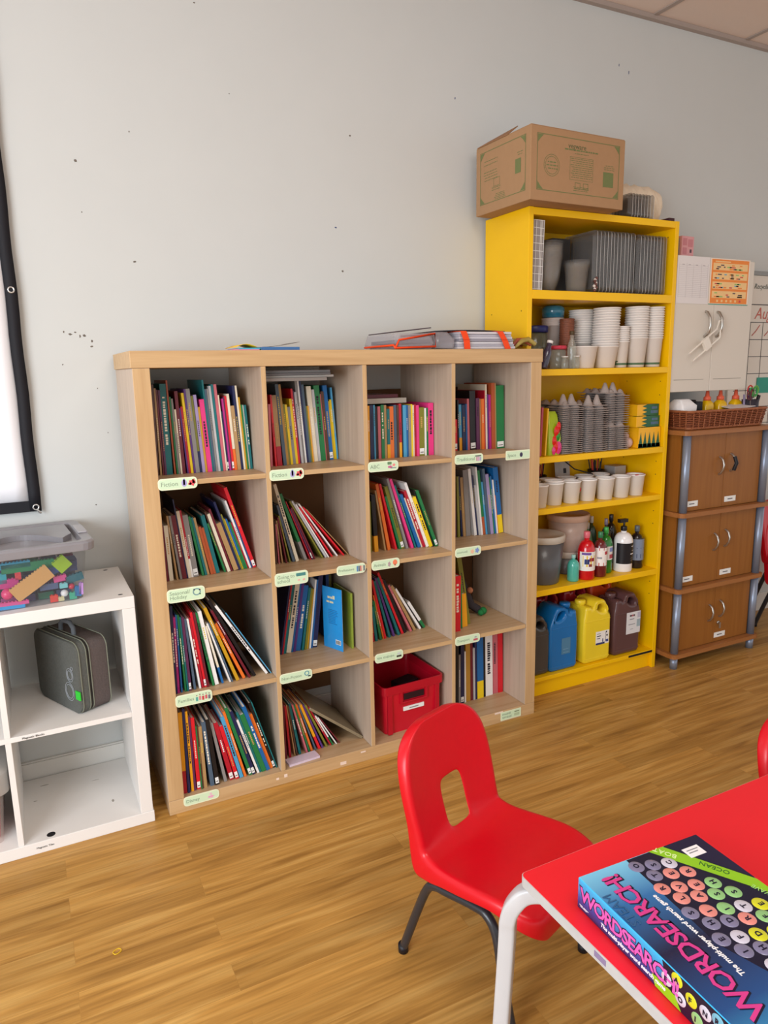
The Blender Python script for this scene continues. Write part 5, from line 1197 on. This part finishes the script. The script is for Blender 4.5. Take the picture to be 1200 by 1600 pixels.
# ------------------------------------------------------------------ pull-up screen on the left
sc = thing('banner','white fabric screen with black border and eyelets hanging on the left wall','screen',(-1.1,.0,.985))
mb = MB(); nx,nz = 40,30
def sy_(i,j): return .004*sin(i*.55+j*.12)*sin(PI*j/nz)+.003*sin(j*.4)
for a0,a1,b0,b1,m_ in ((-.8,.795,.034,1.9,0),):
    vs = [(a0+(a1-a0)*i/nx,.004+sy_(i,j)*.6,b0+(b1-b0)*j/nz) for j in range(nz+1) for i in range(nx+1)]
    fs = [(j*(nx+1)+i,j*(nx+1)+i+1,(j+1)*(nx+1)+i+1,(j+1)*(nx+1)+i) for j in range(nz) for i in range(nx)]
    mb.add(vs,fs,0,None,True)
o = mb.build('screen_fabric',mat('#f2f2f6',.8,var=.01,scale=5),sc); o.modifiers.new('s','SOLIDIFY').thickness = .001
mb = MB(); pr = [(.793,.829,0),(.793,.829,1.9)]
vs = []; fs = []
for j in range(31):
    w_ = .0015*sin(j*1.3); vs += [(.793+w_,-.001+.002*sin(j*.5),1.9*j/30),(.829+w_,-.001+.002*sin(j*.5),1.9*j/30)]
for j in range(30): fs.append((2*j,2*j+1,2*j+3,2*j+2))
mb.add(vs,fs,0,None,True).add([(-.8,-.001,0),(.794,-.001,0),(.794,-.001,.036),(-.8,-.001,.036)],[(0,1,2,3)])
o = mb.build('border',mat('#101018',.7,var=.05),sc); o.modifiers.new('s','SOLIDIFY').thickness = .0015
mb = MB()
for z_ in (.014,.705,1.4): mb.tube([(.813+.0085*cos(a),-.0035,z_+.0085*sin(a)) for a in [2*PI*k/14 for k in range(14)]],.0028,6,closed=True)
mb.tube([(.815,-.004,.008),(.822,-.006,-.004),(.826,-.003,-.006)],.004,6); mb.build('eyelet',mat('#c9c8c6',.25,metal=.8),sc)
# ------------------------------------------------------------------ white cube unit
wu = thing('shelf_unit','white two by two cube shelf unit left of the bookcase with toy box','shelf unit',(-.433,-.195,0))
A0,A1 = -.815,-.050; WF = -.39
bw('top_board',(A0,A1,WF,0,.7245,.762),WHITE_LAM,wu,.0015); bw('bottom_board',(A0,A1+.003,WF-.002,0,0,.038),WHITE_LAM,wu,.0015)
bw('side_panel',(A0,A0+.0375,WF,0,.0382,.7243),WHITE_LAM,wu); bw('side_panel',(A1-.0375,A1,WF,0,.0382,.7243),WHITE_LAM,wu)
bw('divider',(-.441,-.425,WF+.001,0,.0382,.3728),WHITE_LAM,wu,.0007); bw('divider',(-.441,-.425,WF+.001,0,.3892,.7243),WHITE_LAM,wu,.0007)
bw('shelf',(A0+.0377,A1-.0377,WF+.0005,0,.373,.389),WHITE_LAM,wu,.0007)
SCF = mat('#9a948c',.8,var=.3)
for x,y,z_,a,b in ((-.39,-.15,.0382,.006,.002),(-.16,-.27,.0382,.004,.008),(-.20,-.11,.0382,.012,.001),(-.36,-.06,.0382,.014,.002)): MB().prism([(x+.433+a*cos(k*PI/6),y+.195+b*sin(k*PI/6)) for k in range(12)],z_-.0003,z_+.0001).build('scuff_mark',SCF,wu)
MB().prism([(-.351+.433+.0125*cos(k*PI/10),-.368+.195+.0125*sin(k*PI/10)) for k in range(20)],.0379,.0384).build('screw_hole',BLACKM,wu)
mb = MB().prism([(-.085+.433+.007*cos(k*PI/8),-.355+.195+.005*sin(k*PI/8)) for k in range(16)],.762,.7624).prism([(-.095+.433+.007*cos(k*PI/8),-.03+.195+.005*sin(k*PI/8)) for k in range(16)],.762,.7624); mb.build('screw_hole',BLACKM,wu)
text('shelf_print','Magnetic Blocks',.0092,mat('#3a3a3c',.6),wu,(-.396+.433,WF-.0006+.195,.3775),ext=.0002)
text('shelf_print','Magnetic Tiles',.0085,mat('#3a3a3c',.6),wu,(-.394+.433,WF-.0026+.195,.0165),ext=.0002)
# toy box
TBX = (-.44,-.205,.7624); trz = radians(4)
tb = thing('storage_box','grey-lidded clear storage box full of toy bricks on the white unit','storage box',TBX,rz=trz)
CB = mat('#6f7682',.12,alpha=.24,var=.05,spec=1,coat=1); LID = mat('#8f8d92',.3,alpha=.90,var=.08,coat=.3)
MB().loft([ringr(.245,.152,.0,.03),ringr(.264,.167,.155,.03)],cap=False).add([(x,y,.0) for x,y in rrect(-.245,.245,-.152,.152,.03,4)],[tuple(range(20))]).build('box_body',CB,tb)
MB().loft([ringr(.262,.166,.122,.03),ringr(.285,.188,.124,.035),ringr(.287,.190,.148,.035),ringr(.280,.183,.153,.033),ringr(.255,.158,.151,.03),ringr(.250,.153,.131,.028)],cap=False,smooth=False).add([(x,y,.131) for x,y in rrect(-.25,.25,-.153,.153,.028,4)],[tuple(range(20))]).build('lid',LID,tb,.002,loc=(0,0,.030))
# moulded wave relief on the lid
mb = MB(); n = 48
P = []
for i in range(n+1):
    x = -.24+.48*i/n; P.append((x,-.09+.125*abs(sin(x*13.5+.35))**.8))
Q = [(x,.145) for x,_ in P][::-1]
mb.prism(P+Q,.1312,.149)
mb.build('lid_relief',LID,tb,.002,loc=(0,0,.030))
MB().box(.255,.283,-.06,.06,.1515,.158).box(-.02,.015,-.135,-.095,.1312,.147).box(-.045,-.020,-.118,-.108,.1312,.147).box(.015,.03,-.14,-.09,.1312,.150).build('latch',mat('#9b999e',.3,coat=.3),tb,.003,loc=(0,0,.030))
TBM = Matrix.Translation(TBX) @ Matrix.Rotation(trz,4,'Z')
_bm = {}
def brick(label,lx,lz,wd,h,col,dp=.016,rot=0,ly=-.146,studs=True,group='toy bricks in the storage box'):
    p = TBM @ Vector((lx,ly,lz)); k = (wd,h,dp,col,studs)
    t = bpy.data.objects.new('toy_brick',None); t.empty_display_size = .01
    if k not in _bm:
        m = MB().box(-wd/2,wd/2,0,dp,-h/2,h/2)
        if studs:
            nx_ = max(1,int(wd/.009)); 
            for i in range(nx_): m.lathe([(0,0),(.0028,0),(.0028,.0022),(0,.0022)],8,0,Matrix.Translation((-wd/2+wd*(i+.5)/nx_,dp/2,h/2)))
        _bm[k] = m.mesh('toy_brick',mat(col,.3,var=.05,coat=.3))
    bpy.data.objects.remove(t)
    o = link('toy_brick',_bm[k],loc=p); o.rotation_euler = (0,radians(rot),trz); tag(o,label,'toy brick',group); return o
def ball_toy(label,lx,lz,r,col):
    p = TBM @ Vector((lx,-.149+r,lz)); o = MB().ball((0,0,0),r,8).build('toy_ball',mat(col,.3,coat=.3)); o.location = p; tag(o,label,'toy')
BR = [('tan studded plate tilted across the toy box front',0.108,0.069,.118,.045,'#d8a868',-32,.006),('lime green brick tilted at the toy box\'s upper right',0.193,0.113,.040,.040,'#9cc42a',-38,.02),('royal blue brick under the lime one in the toy box',0.168,0.096,.034,.028,'#2c5cae',-20,.014),
 ('long green brick along the upper left of the toy box',0.104,0.116,.14,.026,'#1c8a5c',0,.016),('cyan stepped brick above the green one, upper left of toy box',0.068,0.125,.085,.018,'#2a9fc4',0,.012),('pink brick right of the tan plate\'s corner',0.185,0.066,.036,.018,'#e0589a',-6,.014),
 ('pale cyan small brick below the pink one in the toy box',0.191,0.047,.022,.014,'#7fd0d8',0,.012),('red square brick at the toy box\'s bottom front',0.162,0.012,.022,.020,'#e2402c',0,.012),('cream small brick right of the red square one',0.180,0.008,.018,.012,'#d8d0a0',0,.01),
 ('sea-green square brick near the right front corner of the toy box',0.214,0.012,.020,.020,'#3fb08c',0,.012),('blue upright brick at the right end of the toy box',0.229,0.024,.018,.030,'#2a78b0',4,.012),('lilac upright brick against the toy box\'s right wall',0.238,0.030,.012,.036,'#b48ac8',4,.012),
 ('long pink toothed brick at the bottom left of the toy box',0.052,0.017,.085,.010,'#e0589a',2,.012),('long bright blue brick beneath the pink toothed one',0.046,0.007,.075,.010,'#2aa0e0',2,.012),('magenta brick above the pink ball in the toy box',0.050,0.073,.050,.026,'#c83a8a',0,.014),
 ('slate brick in the middle bottom of the toy box',0.153,0.046,.050,.018,'#56688c',0,.014),('dark teal brick at the right of the lime one',0.225,0.061,.05,.022,'#2f6f7c',-12,.014),('dark navy brick behind the lime one in the toy box',0.210,0.100,.05,.03,'#2a3a60',0,.014),('red small upright brick left of the tan plate',0.075,0.092,.016,.022,'#d8404c',0,.012),
 ('turquoise brick at the far left middle of the toy box',0.030,0.090,.03,.03,'#2aa6b8',0,.014)]
for i,(l,x,z_,wd,h,c,r,dp) in enumerate(BR): brick(l,x,z_,wd,h,c,dp,r,ly=-.148+.0 + (0 if i in (0,1,6,7,8,9,10,11,12,13) else .018))
ball_toy('shiny pink ball at the lower left of the toy box',-.0+.042,.044,.017,'#e8407c'); ball_toy('white oval piece beside the sea-green brick in the toy box',.192,.022,.011,'#efeef0'); ball_toy('red round piece right of the pale cyan brick',.213,.040,.009,'#c83048')
fc = [('slate','#4a5878'),('teal','#2a6a70'),('purple','#4a3a6e'),('maroon','#7a2c4a'),('grey','#5f6468'),('green','#2a7a58'),('blue','#2c4f8c'),('pink','#b8508a')]
for lay in range(4):
    for i in range(9):
        for j in range(2):
            nm,c = fc[(i*3+lay*2+j*5)%8]
            brick('%s brick deep in the toy box pile' % nm,-.205+.050*i+.008*lay,.012+.030*lay,.042,.020,c,.05,0,ly=-.095+.075*j,studs=False,group='%s bricks deep in the toy box' % nm)
# lunch bag
ang = math.atan2(.243,-.115)
lb = thing('lunch_bag','dark grey felt lunch bag with circle motif in the white unit\'s upper cubby','bag',(-.229,-.346,.3894),rz=ang-PI)
# local x: from near corner away to the far left corner is -x ; depth +y towards the right
FELT = mat('#5a5c58',.95,var=.25,scale=160,bump=.3); FELTD = mat('#3a3a38',.9,var=.2,scale=120); FELTB = mat('#5e5452',.95,var=.25,scale=160,bump=.3)
Lw,Ld,Lh = .262,.108,.232
def rr3(x0,x1,z0_,z1_,y,r): return [(x,y,z_) for x,z_ in rrect(x0,x1,z0_,z1_,r,6)]
MB().loft([rr3(-Lw,-.004,.001,Lh-.002,.004,.03),rr3(-Lw-.004,.0,.0,Lh,.012,.034),rr3(-Lw-.004,.0,.0,Lh,.034,.034)][::-1]).build('front_shell',FELT,lb)
MB().loft([rr3(-Lw-.002,-.002,.001,Lh-.001,.036,.034),rr3(-Lw-.002,-.002,.001,Lh-.001,.042,.034)][::-1]).build('zip',FELTD,lb)
MB().loft([rr3(-Lw-.004,.0,.0,Lh,.044,.034),rr3(-Lw-.004,.0,.0,Lh,Ld-.006,.034),rr3(-Lw,-.004,.003,Lh-.004,Ld,.03)][::-1]).build('back_shell',FELTB,lb)
mb = MB()
for y in (.011,.034,.045,Ld-.005): mb.tube(rr3(-Lw-.005,.001,.001,Lh+.001,y,.034),.0018,6,closed=True)
mb.build('piping',mat('#77796a',.8),lb)
mb = MB().tube([(-.17,.05,Lh-.002),(-.168,.05,Lh+.022),(-.15,.05,Lh+.036),(-.11,.05,Lh+.037),(-.092,.05,Lh+.022),(-.09,.05,Lh-.002)],.0075,8); o = mb.build('handle',mat('#5d6166',.9,var=.1),lb)
mb = MB()
for cx,cz,r in ((-.062,.066,.026),(-.062,.066,.020),(-.052,.122,.019),(-.052,.122,.013)): mb.tube([(cx+r*cos(a),.0028,cz+r*1.15*sin(a)) for a in [2*PI*k/20 for k in range(20)]],.0011,5,closed=True)
mb.tube([(-.037+.006*cos(a),.0028,.147+.006*sin(a)) for a in [2*PI*k/10 for k in range(10)]],.001,5,closed=True)
mb.build('circle_motif',mat('#9aa0a6',.7),lb)
o = MB().box(-.022,.003,-.001,.0035,.052,.080).build('brand_tab',mat('#2fc83a',.5),lb,.001); o['label'] = 'bright green fabric tab'
# lower left box
t = thing('storage_box','clear lidded box at the white unit\'s bottom left, cut by the frame','storage box',(-.565,-.235,.0384))
MB().loft([ringr(.085,.11,.0,.02),ringr(.10,.125,.165,.02)],cap=False).build('box_body',mat('#c9b9b0',.2,alpha=.35,coat=.6),t)
MB().loft([ringr(.11,.135,.165,.03),ringr(.118,.143,.17,.035),ringr(.118,.143,.235,.035),ringr(.10,.13,.25,.03)],cap=True).build('lid',mat('#b7b2ac',.25,alpha=.75,coat=.5),t,.002)
for k,(c,l) in enumerate((('#e0485a','red'),('#d8b48a','tan'),('#e0485a','upper red'),('#c8a070','upper tan'))):
    o = MB().box(-.64+.0,-.49,-.32,-.16,.042+.038*k,.078+.038*k).build('play_piece',mat(c,.5,var=.2,scale=20),None,.003); tag(o,'%s toy piece inside the clear box at the bottom left' % l,'toy')
# ------------------------------------------------------------------ chair
CR = mat('#d0021a',.36,var=.05,scale=60,bump=.05,coat=.15); CRE = mat('#d81028',.5,var=.05,scale=60)
def chair(label,loc,rz,group='red plastic chairs'):
    t = thing('chair',label,'chair',loc,rz=rz,group=group)
    prof = [(.300,.268,.105),(.299,.280,.125),(.293,.291,.142),(.280,.301,.156),(.255,.309,.166),(.21,.311,.172),(.16,.308,.174),(.11,.303,.172),(.06,.299,.168),(.03,.300,.164),(.008,.308,.161),(-.008,.322,.159),(-.018,.342,.158),(-.026,.37,.159),(-.035,.40,.161),(-.044,.435,.162),(-.053,.47,.161),(-.061,.505,.156),(-.068,.535,.146),(-.073,.560,.128),(-.076,.577,.104),(-.078,.588,.075),(-.079,.592,.045)]
    n = len(prof); nu = 17; V = []
    for i,(f,z_,w_) in enumerate(prof):
        for j in range(nu):
            u = -1+2*j/(nu-1); lift = .010*abs(u)**3 if z_ < .32 else 0; fw_ = .016*abs(u)**2.5*min(1,w_/.16)**3 if z_ >= .31 and f < .02 else 0
            V.append((u*w_, -(f+fw_*(1 if z_ > .34 else .5)), z_+lift*(1 if f < .25 else .2)))
    bm = bmesh.new(); vv = [bm.verts.new(v) for v in V]
    grid = {}
    for i in range(n-1):
        for j in range(nu-1): grid[(i,j)] = bm.faces.new((vv[i*nu+j],vv[i*nu+j+1],vv[(i+1)*nu+j+1],vv[(i+1)*nu+j]))
    # grip hole in the backrest: rounded rectangle cut out of the grid
    hi0,hi1,hj0,hj1 = 11,15,6,10
    kill = [grid[(i,j)] for i in range(hi0,hi1) for j in range(hj0,hj1)]
    bmesh.ops.delete(bm, geom=kill, context='FACES')
    for i in range(hi0,hi1+1):
        for j in range(hj0,hj1+1):
            v = vv[i*nu+j]
            if v.is_valid and (i in (hi0,hi1) and j in (hj0,hj1)):
                ci = (hi0+hi1)/2; cj = (hj0+hj1)/2; v.co.x += .003 if j < cj else -.003; v.co.z += .004 if i < ci else -.004
    for v in [v for v in bm.verts if not v.link_faces]: bm.verts.remove(v)
    # turned-down rim along the outer boundary
    outer = {vv[i*nu+j] for i in range(n) for j in range(nu) if i in (0,n-1) or j in (0,nu-1)}
    be = [e for e in bm.edges if e.is_boundary and e.verts[0] in outer and e.verts[1] in outer]
    ex = bmesh.ops.extrude_edge_only(bm, edges=be); nvs = [g for g in ex['geom'] if isinstance(g, bmesh.types.BMVert)]
    for v in nvs:
        z_ = v.co.z; x = v.co.x
        back = min(1,max(0,(z_-.31)/.05)); near = math.exp(-((z_-.338)/.022)**2)*(1 if v.co.y > -.05 else 0)
        v.co.y += .030*back + .014*near; v.co.z -= .036*(1-back) + .066*near + .010*min(1,max(0,(z_-.5)/.08)); v.co.x += .004*(1 if x > 0 else -1)
    bm.normal_update()
    me = bpy.data.meshes.new('seat_shell'); bm.to_mesh(me); bm.free(); me.materials.append(CR)
    for pl in me.polygons: pl.use_smooth = True
    o = link('seat_shell',me,t); s_ = o.modifiers.new('s','SOLIDIFY'); s_.thickness = .0045; s_.offset = -1
    sb = o.modifiers.new('sub','SUBSURF'); sb.levels = 2; sb.render_levels = 2
    o['label'] = 'red moulded seat and back in one shell'
    LG = mat('#2b2d33',.35,var=.05,coat=.3)
    for s in (-1,1):
        P = [Vector(q) for q in ((s*.140,.082,.011),(s*.144,.020,.175),(s*.147,-.008,.232),(s*.148,-.032,.247),(s*.149,-.06,.250),(s*.149,-.14,.257),(s*.150,-.175,.252),(s*.151,-.200,.215),(s*.154,-.220,.12),(s*.158,-.248,.011))]
        Q = []
        for i in range(len(P)-1):
            p0 = P[max(0,i-1)]; p1 = P[i]; p2 = P[i+1]; p3 = P[min(len(P)-1,i+2)]
            for q in range(5):
                tt = q/5; Q.append(.5*((2*p1)+(-p0+p2)*tt+(2*p0-5*p1+4*p2-p3)*tt*tt+(-p0+3*p1-3*p2+p3)*tt**3))
        Q.append(P[-1])
        MB().tube(Q,.0108,12).build('side_frame',LG,t)
        for q in (P[0],P[-1]): MB().lathe([(0,-.011),(.0125,-.011),(.013,.010),(0,.010)],14,0,Matrix.Translation(q)).build('rubber_foot',BLACKM,t)
    for y,z_ in ((-.045,.250),(-.145,.257)): MB().tube([(-.147,y,z_),(-.12,y,z_+.022),(.12,y,z_+.022),(.147,y,z_)],.009,10).build('cross_bar',LG,t)
    return t
chair('red plastic classroom chair with grip hole pulled up beside the table corner',(.572,-1.267,0),radians(20.3))
chair('red chair at the table\'s far side, only its back edge at right frame edge',(1.335,-1.680,0),0)
c2 = chair('lower red chair of the pair stacked right of the beech cupboard',(3.33,-.24,0),0,'stacked red chairs')
c3 = copy_tree(c2); c3.location = (3.33,-.21,.11); c3['label'] = 'upper red chair of the pair stacked right of the beech cupboard'
# ------------------------------------------------------------------ red table
TX0,TX1,TY0,TY1,TZ = .412,1.512,-2.244,-1.694,.53
tt_ = thing('table','low red-topped classroom table with white bent tube legs, front right','table',((TX0+TX1)/2,(TY0+TY1)/2,0))
cx_,cy_ = (TX0+TX1)/2,(TY0+TY1)/2
LAM = mat('#e81e2c',.38,var=.05,scale=7,spec=.4); EDGE = mat('#bcbcbc',.55,var=.12,scale=35)
MB().prism(rrect(TX0-cx_+.0015,TX1-cx_-.0015,TY0-cy_+.0015,TY1-cy_-.0015,.010,4),.5292,.5302).build('tabletop',LAM,tt_)
MB().prism(rrect(TX0-cx_,TX1-cx_,TY0-cy_,TY1-cy_,.011,4),.510,.529).build('edge_band',EDGE,tt_,.0015)
MB().prism([(TX0-cx_-.0006,TY1-cy_-.215),(TX0-cx_+.002,TY1-cy_-.215),(TX0-cx_+.002,TY1-cy_-.190),(TX0-cx_-.0006,TY1-cy_-.190)],.516,.526).build('paint_stain',mat('#8a7a9c',.7,var=.3),tt_)
TL = mat('#c4c5c8',.35,var=.04,scale=12,coat=.3)
for sx,sy in ((-1,1),(1,1),(-1,-1),(1,-1)):
    X = sx*(TX1-TX0)/2; Y = sy*(TY1-TY0)/2
    ctrl = [Vector((X-sx*.16,Y-sy*.15,.494)),Vector((X-sx*.06,Y-sy*.045,.494)),Vector((X-sx*.022,Y-sy*.004,.486)),Vector((X-sx*.002,Y+sy*.012,.462)),Vector((X+sx*.006,Y+sy*.022,.425)),Vector((X+sx*.006,Y+sy*.026,.36)),Vector((X+sx*.016,Y+sy*.040,.0))]
    Q = []
    for i in range(len(ctrl)-1):
        p0 = ctrl[max(0,i-1)]; p1 = ctrl[i]; p2 = ctrl[i+1]; p3 = ctrl[min(len(ctrl)-1,i+2)]
        if i == len(ctrl)-2: p0 = p1-(p2-p1)
        for q in range(6):
            a = q/6; Q.append(.5*((2*p1)+(-p0+p2)*a+(2*p0-5*p1+4*p2-p3)*a*a+(-p0+3*p1-3*p2+p3)*a**3))
    Q.append(ctrl[-1])
    rings = []; dirh = Vector((sx,sy*1.1,0)).normalized(); side = Vector((-dirh.y,dirh.x,0))
    for i,q in enumerate(Q):
        a = Q[max(0,i-1)]; b = Q[min(len(Q)-1,i+1)]; tn = (b-a).normalized(); up_ = side.cross(tn).normalized()
        rings.append([q+side*px+up_*py for px,py in rrect(-.0165,.0165,-.0150,.0150,.006,3)])
    MB().loft(rings,smooth=True).build('leg',TL,tt_)
MB().box(-.42,.42,.20,.225,.484,.5098).box(-.42,.42,-.225,-.20,.484,.5098).box(-.45,-.425,-.2,.2,.484,.5098).box(.425,.45,-.2,.2,.484,.5098).build('frame',TL,tt_,.002)
# ------------------------------------------------------------------ word game box
GX,GY,GZ = .448,-1.804,.5305
gb = thing('game_box','blue word search board game box with pink lettering on the red table','board game',(GX,GY,GZ),rz=radians(-3))
GS,GH,LY = .262,.055,.365
def grad_mat(stops, axis):
    m = bpy.data.materials.new('printed_card'); m.use_nodes = True; nt = m.node_tree; b = nt.nodes['Principled BSDF']
    tc = nt.nodes.new('ShaderNodeTexCoord'); sp = nt.nodes.new('ShaderNodeSeparateXYZ'); nt.links.new(tc.outputs['Object'],sp.inputs[0])
    mr = nt.nodes.new('ShaderNodeMapRange'); nt.links.new(sp.outputs[axis[0]],mr.inputs[0]); mr.inputs[1].default_value = axis[1]; mr.inputs[2].default_value = axis[2]
    cr = nt.nodes.new('ShaderNodeValToRGB'); e = cr.color_ramp.elements
    e[0].position = stops[0][0]; e[0].color = lin(stops[0][1]); e[1].position = stops[-1][0]; e[1].color = lin(stops[-1][1])
    for p_,c in stops[1:-1]: x = e.new(p_); x.color = lin(c)
    nt.links.new(mr.outputs[0],cr.inputs[0]); nt.links.new(cr.outputs[0],b.inputs['Base Color']); b.inputs['Roughness'].default_value = .25; b.inputs['Coat Weight'].default_value = .4; b.inputs['Coat Roughness'].default_value = .12
    return m
GT = grad_mat([(0,'#3a9fd0'),(.22,'#1a4a86'),(.5,'#16183c'),(.78,'#2a6aa8'),(1,'#7cc8ea')],(1,-LY,0))
GSD = grad_mat([(0,'#18183e'),(.35,'#1c4a9a'),(1,'#35b4ee')],(2,0,GH))
PINK = mat('#d23c8c',.3,coat=.3); PINKL = mat('#d860b8',.3,coat=.3); DK = mat('#16142e',.35); WHT = mat('#f2f0f4',.35); LIME = mat('#8cc41e',.35,coat=.3)
MB().box(0,GS,-LY,0,0,GH).build('box_body',GSD,gb,.0012); MB().box(.0012,GS-.0012,-LY+.0012,-.0012,GH,GH+.0006).build('lid_print',GT,gb)
zt = GH+.0007
mb = MB()
def pq(pts,z_,m_=0): mb.add([(x,y,z_) for x,y in pts],[tuple(range(len(pts)))],m_)
pq([(.100,-.002),(.260,-.002),(.260,-.36),(.150,-.36),(.092,-.20)],zt,0)
pq([(.150,-.001),(.182,-.001),(.2612,-.128),(.2612,-.172)][::-1],zt+.0002,1)
pq([(.184,-.001),(.2612,-.001),(.2612,-.124)][::-1],zt+.0002,2)
mb.build('lid_pattern',[DK,LIME,mat('#1c1838',.4)],gb)
o = MB().box(.205,.240,-.045,-.022,zt+.0002,zt+.0006,0,Matrix.Rotation(radians(0),4,'Z')).build('price_sticker',WHT,gb); o['label'] = 'white price sticker'
mb = MB().box(.210,.235,-.030,-.028,zt+.0006,zt+.0009).box(.210,.230,-.036,-.034,zt+.0006,zt+.0009); mb.build('sticker_print',mat('#8a8a90'),gb)
# lettering on the lid: reads from the near edge to the far edge
text('lid_title','WORDSEARCH!',.0455,DK,gb,(.062,-.313,zt+.0002),(0,1,0),(-1,0,0),bold=.0020,space=.86)
text('lid_title','WORDSEARCH!',.0455,PINK,gb,(.0605,-.312,zt+.0007),(0,1,0),(-1,0,0),bold=.0007,space=.86)
text('lid_subtitle','The multi-player word search game',.0118,WHT,gb,(.084,-.256,zt+.0004),(0,1,0),(-1,0,0),bold=.0003,shear=.15)
text('lid_word','STEAM',.024,mat('#2f5a86',.4),gb,(.020,-.125,zt+.0007),(0,1,0),(-1,0,0))
text('lid_word','OCEAN',.014,mat('#1c5a28',.4),gb,(.236,-.098,zt+.0005),(-.52,.85,0),(-.85,-.52,0))
text('lid_word','BOAT',.015,mat('#dff0b0',.4),gb,(.188,-.030,zt+.0005),(-.52,.85,0),(-.85,-.52,0))
text('lid_word','WAVE',.012,mat('#a8e07a',.4),gb,(.254,-.166,zt+.0005),(-.3,.95,0),(-.95,-.3,0))
cols = {'w':'#c9c6d6','b':'#6fb2cc','r':'#dd8a82','g':'#8cc07c','y':'#cfd02a','d':'#7a7796'}
rows_ = ['JLAEEVCADT','WAHSTFAOEN','CRESIRDFYL','SEVAIDFHKU','OTRLSHEIMC']
rc = ['bbbbyywyyw','wwggwgyywg','wrrggrywwd','drrrrdwdwd','ddrrddddwd']
for j in range(10):
    for i in range(5):
        x = .104+.0285*(4-i)+.012*(j%2); y = -.022-.0290*j-.008*(4-i)
        if x > .150 and -y < (x-.150)*1.55+.020: continue
        if x > .252 or -y > .352 or (x < .115 and -y > .24) or (x < .14 and -y > .31): continue
        c = rc[i][j]; dsc = MB().lathe([(0,zt+.0012),(.006,zt+.0011),(.0122,zt+.0007),(.0133,zt+.0001)],18,0,Matrix.Translation((x,y,0))).build('printed_disc',mat(cols[c],.2,var=.12,scale=60,coat=.6),gb); text('disc_letter',rows_[i][j],.013,DK,dsc,(x+.0045,y-.0045,zt+.0013),(0,1,0),(-1,0,0),bold=.0004)
# side lettering, facing left
text('side_title','WORDSEARCH!',.0335,DK,gb,(-.0003,-.007,.0195),(0,-1,0),(0,0,1),bold=.0022,space=.84)
text('side_title','WORDSEARCH!',.0335,PINKL,gb,(-.0008,-.008,.0200),(0,-1,0),(0,0,1),bold=.0008,space=.84)
text('side_subtitle','The multi-player word search game',.0095,WHT,gb,(-.0004,-.058,.0085),(0,-1,0),(0,0,1),bold=.0003,shear=.15)
MB().box(-.0005,0,-.014,-.006,.0085,.0095).box(-.0005,0,-.028,-.016,.0085,.0095).box(-.0005,0,-.024,-.008,.0065,.0073).build('small_print',WHT,gb)
mb = MB(); mb.add([(-.0003,-.176,.001),(-.0003,-.225,.001),(-.0003,-.212,.018),(-.0003,-.168,.018)],[(0,1,2,3)],0); mb.add([(-.0002,-.2,.001),(-.0002,-.3645,.001),(-.0002,-.3645,.054),(-.0002,-.186,.054)],[(0,1,2,3)],1); mb.build('side_pattern',[LIME,DK],gb)
for k,(y,z_,c,ch) in enumerate([(-.196,.030,'w','E'),(-.214,.044,'y','A'),(-.222,.020,'w','O'),(-.240,.034,'y','F'),(-.252,.014,'g','I'),(-.264,.036,'w','N'),(-.284,.042,'b','R'),(-.280,.018,'y','D'),(-.302,.028,'w','T'),(-.322,.040,'g','S'),(-.326,.016,'r','L'),(-.346,.030,'w','U')]):
    dsc = MB().lathe([(0,.0010),(.006,.0009),(.0095,.0006),(.0102,.0001)],16,0,Matrix.Translation((0,y,z_)) @ Matrix.Rotation(-PI/2,4,'Y')).build('printed_disc',mat(cols[c],.2,var=.12,scale=60,coat=.6),gb)
    text('disc_letter',ch,.011,DK,dsc,(-.0012,y+.004,z_-.004),(0,-1,0),(0,0,1),bold=.0004)
# ------------------------------------------------------------------ small thing on the floor
t = MB().tube([(.010*cos(a),.008*sin(a)*(1+.2*sin(2*a)),.0012) for a in [2*PI*k/16 for k in range(16)]],.0011,6,closed=True).build('elastic_band',mat('#e8c020',.5)); t.location = (-.224,-.904,.0); tag(t,'tiny yellow elastic band lying on the wooden floor','elastic band')
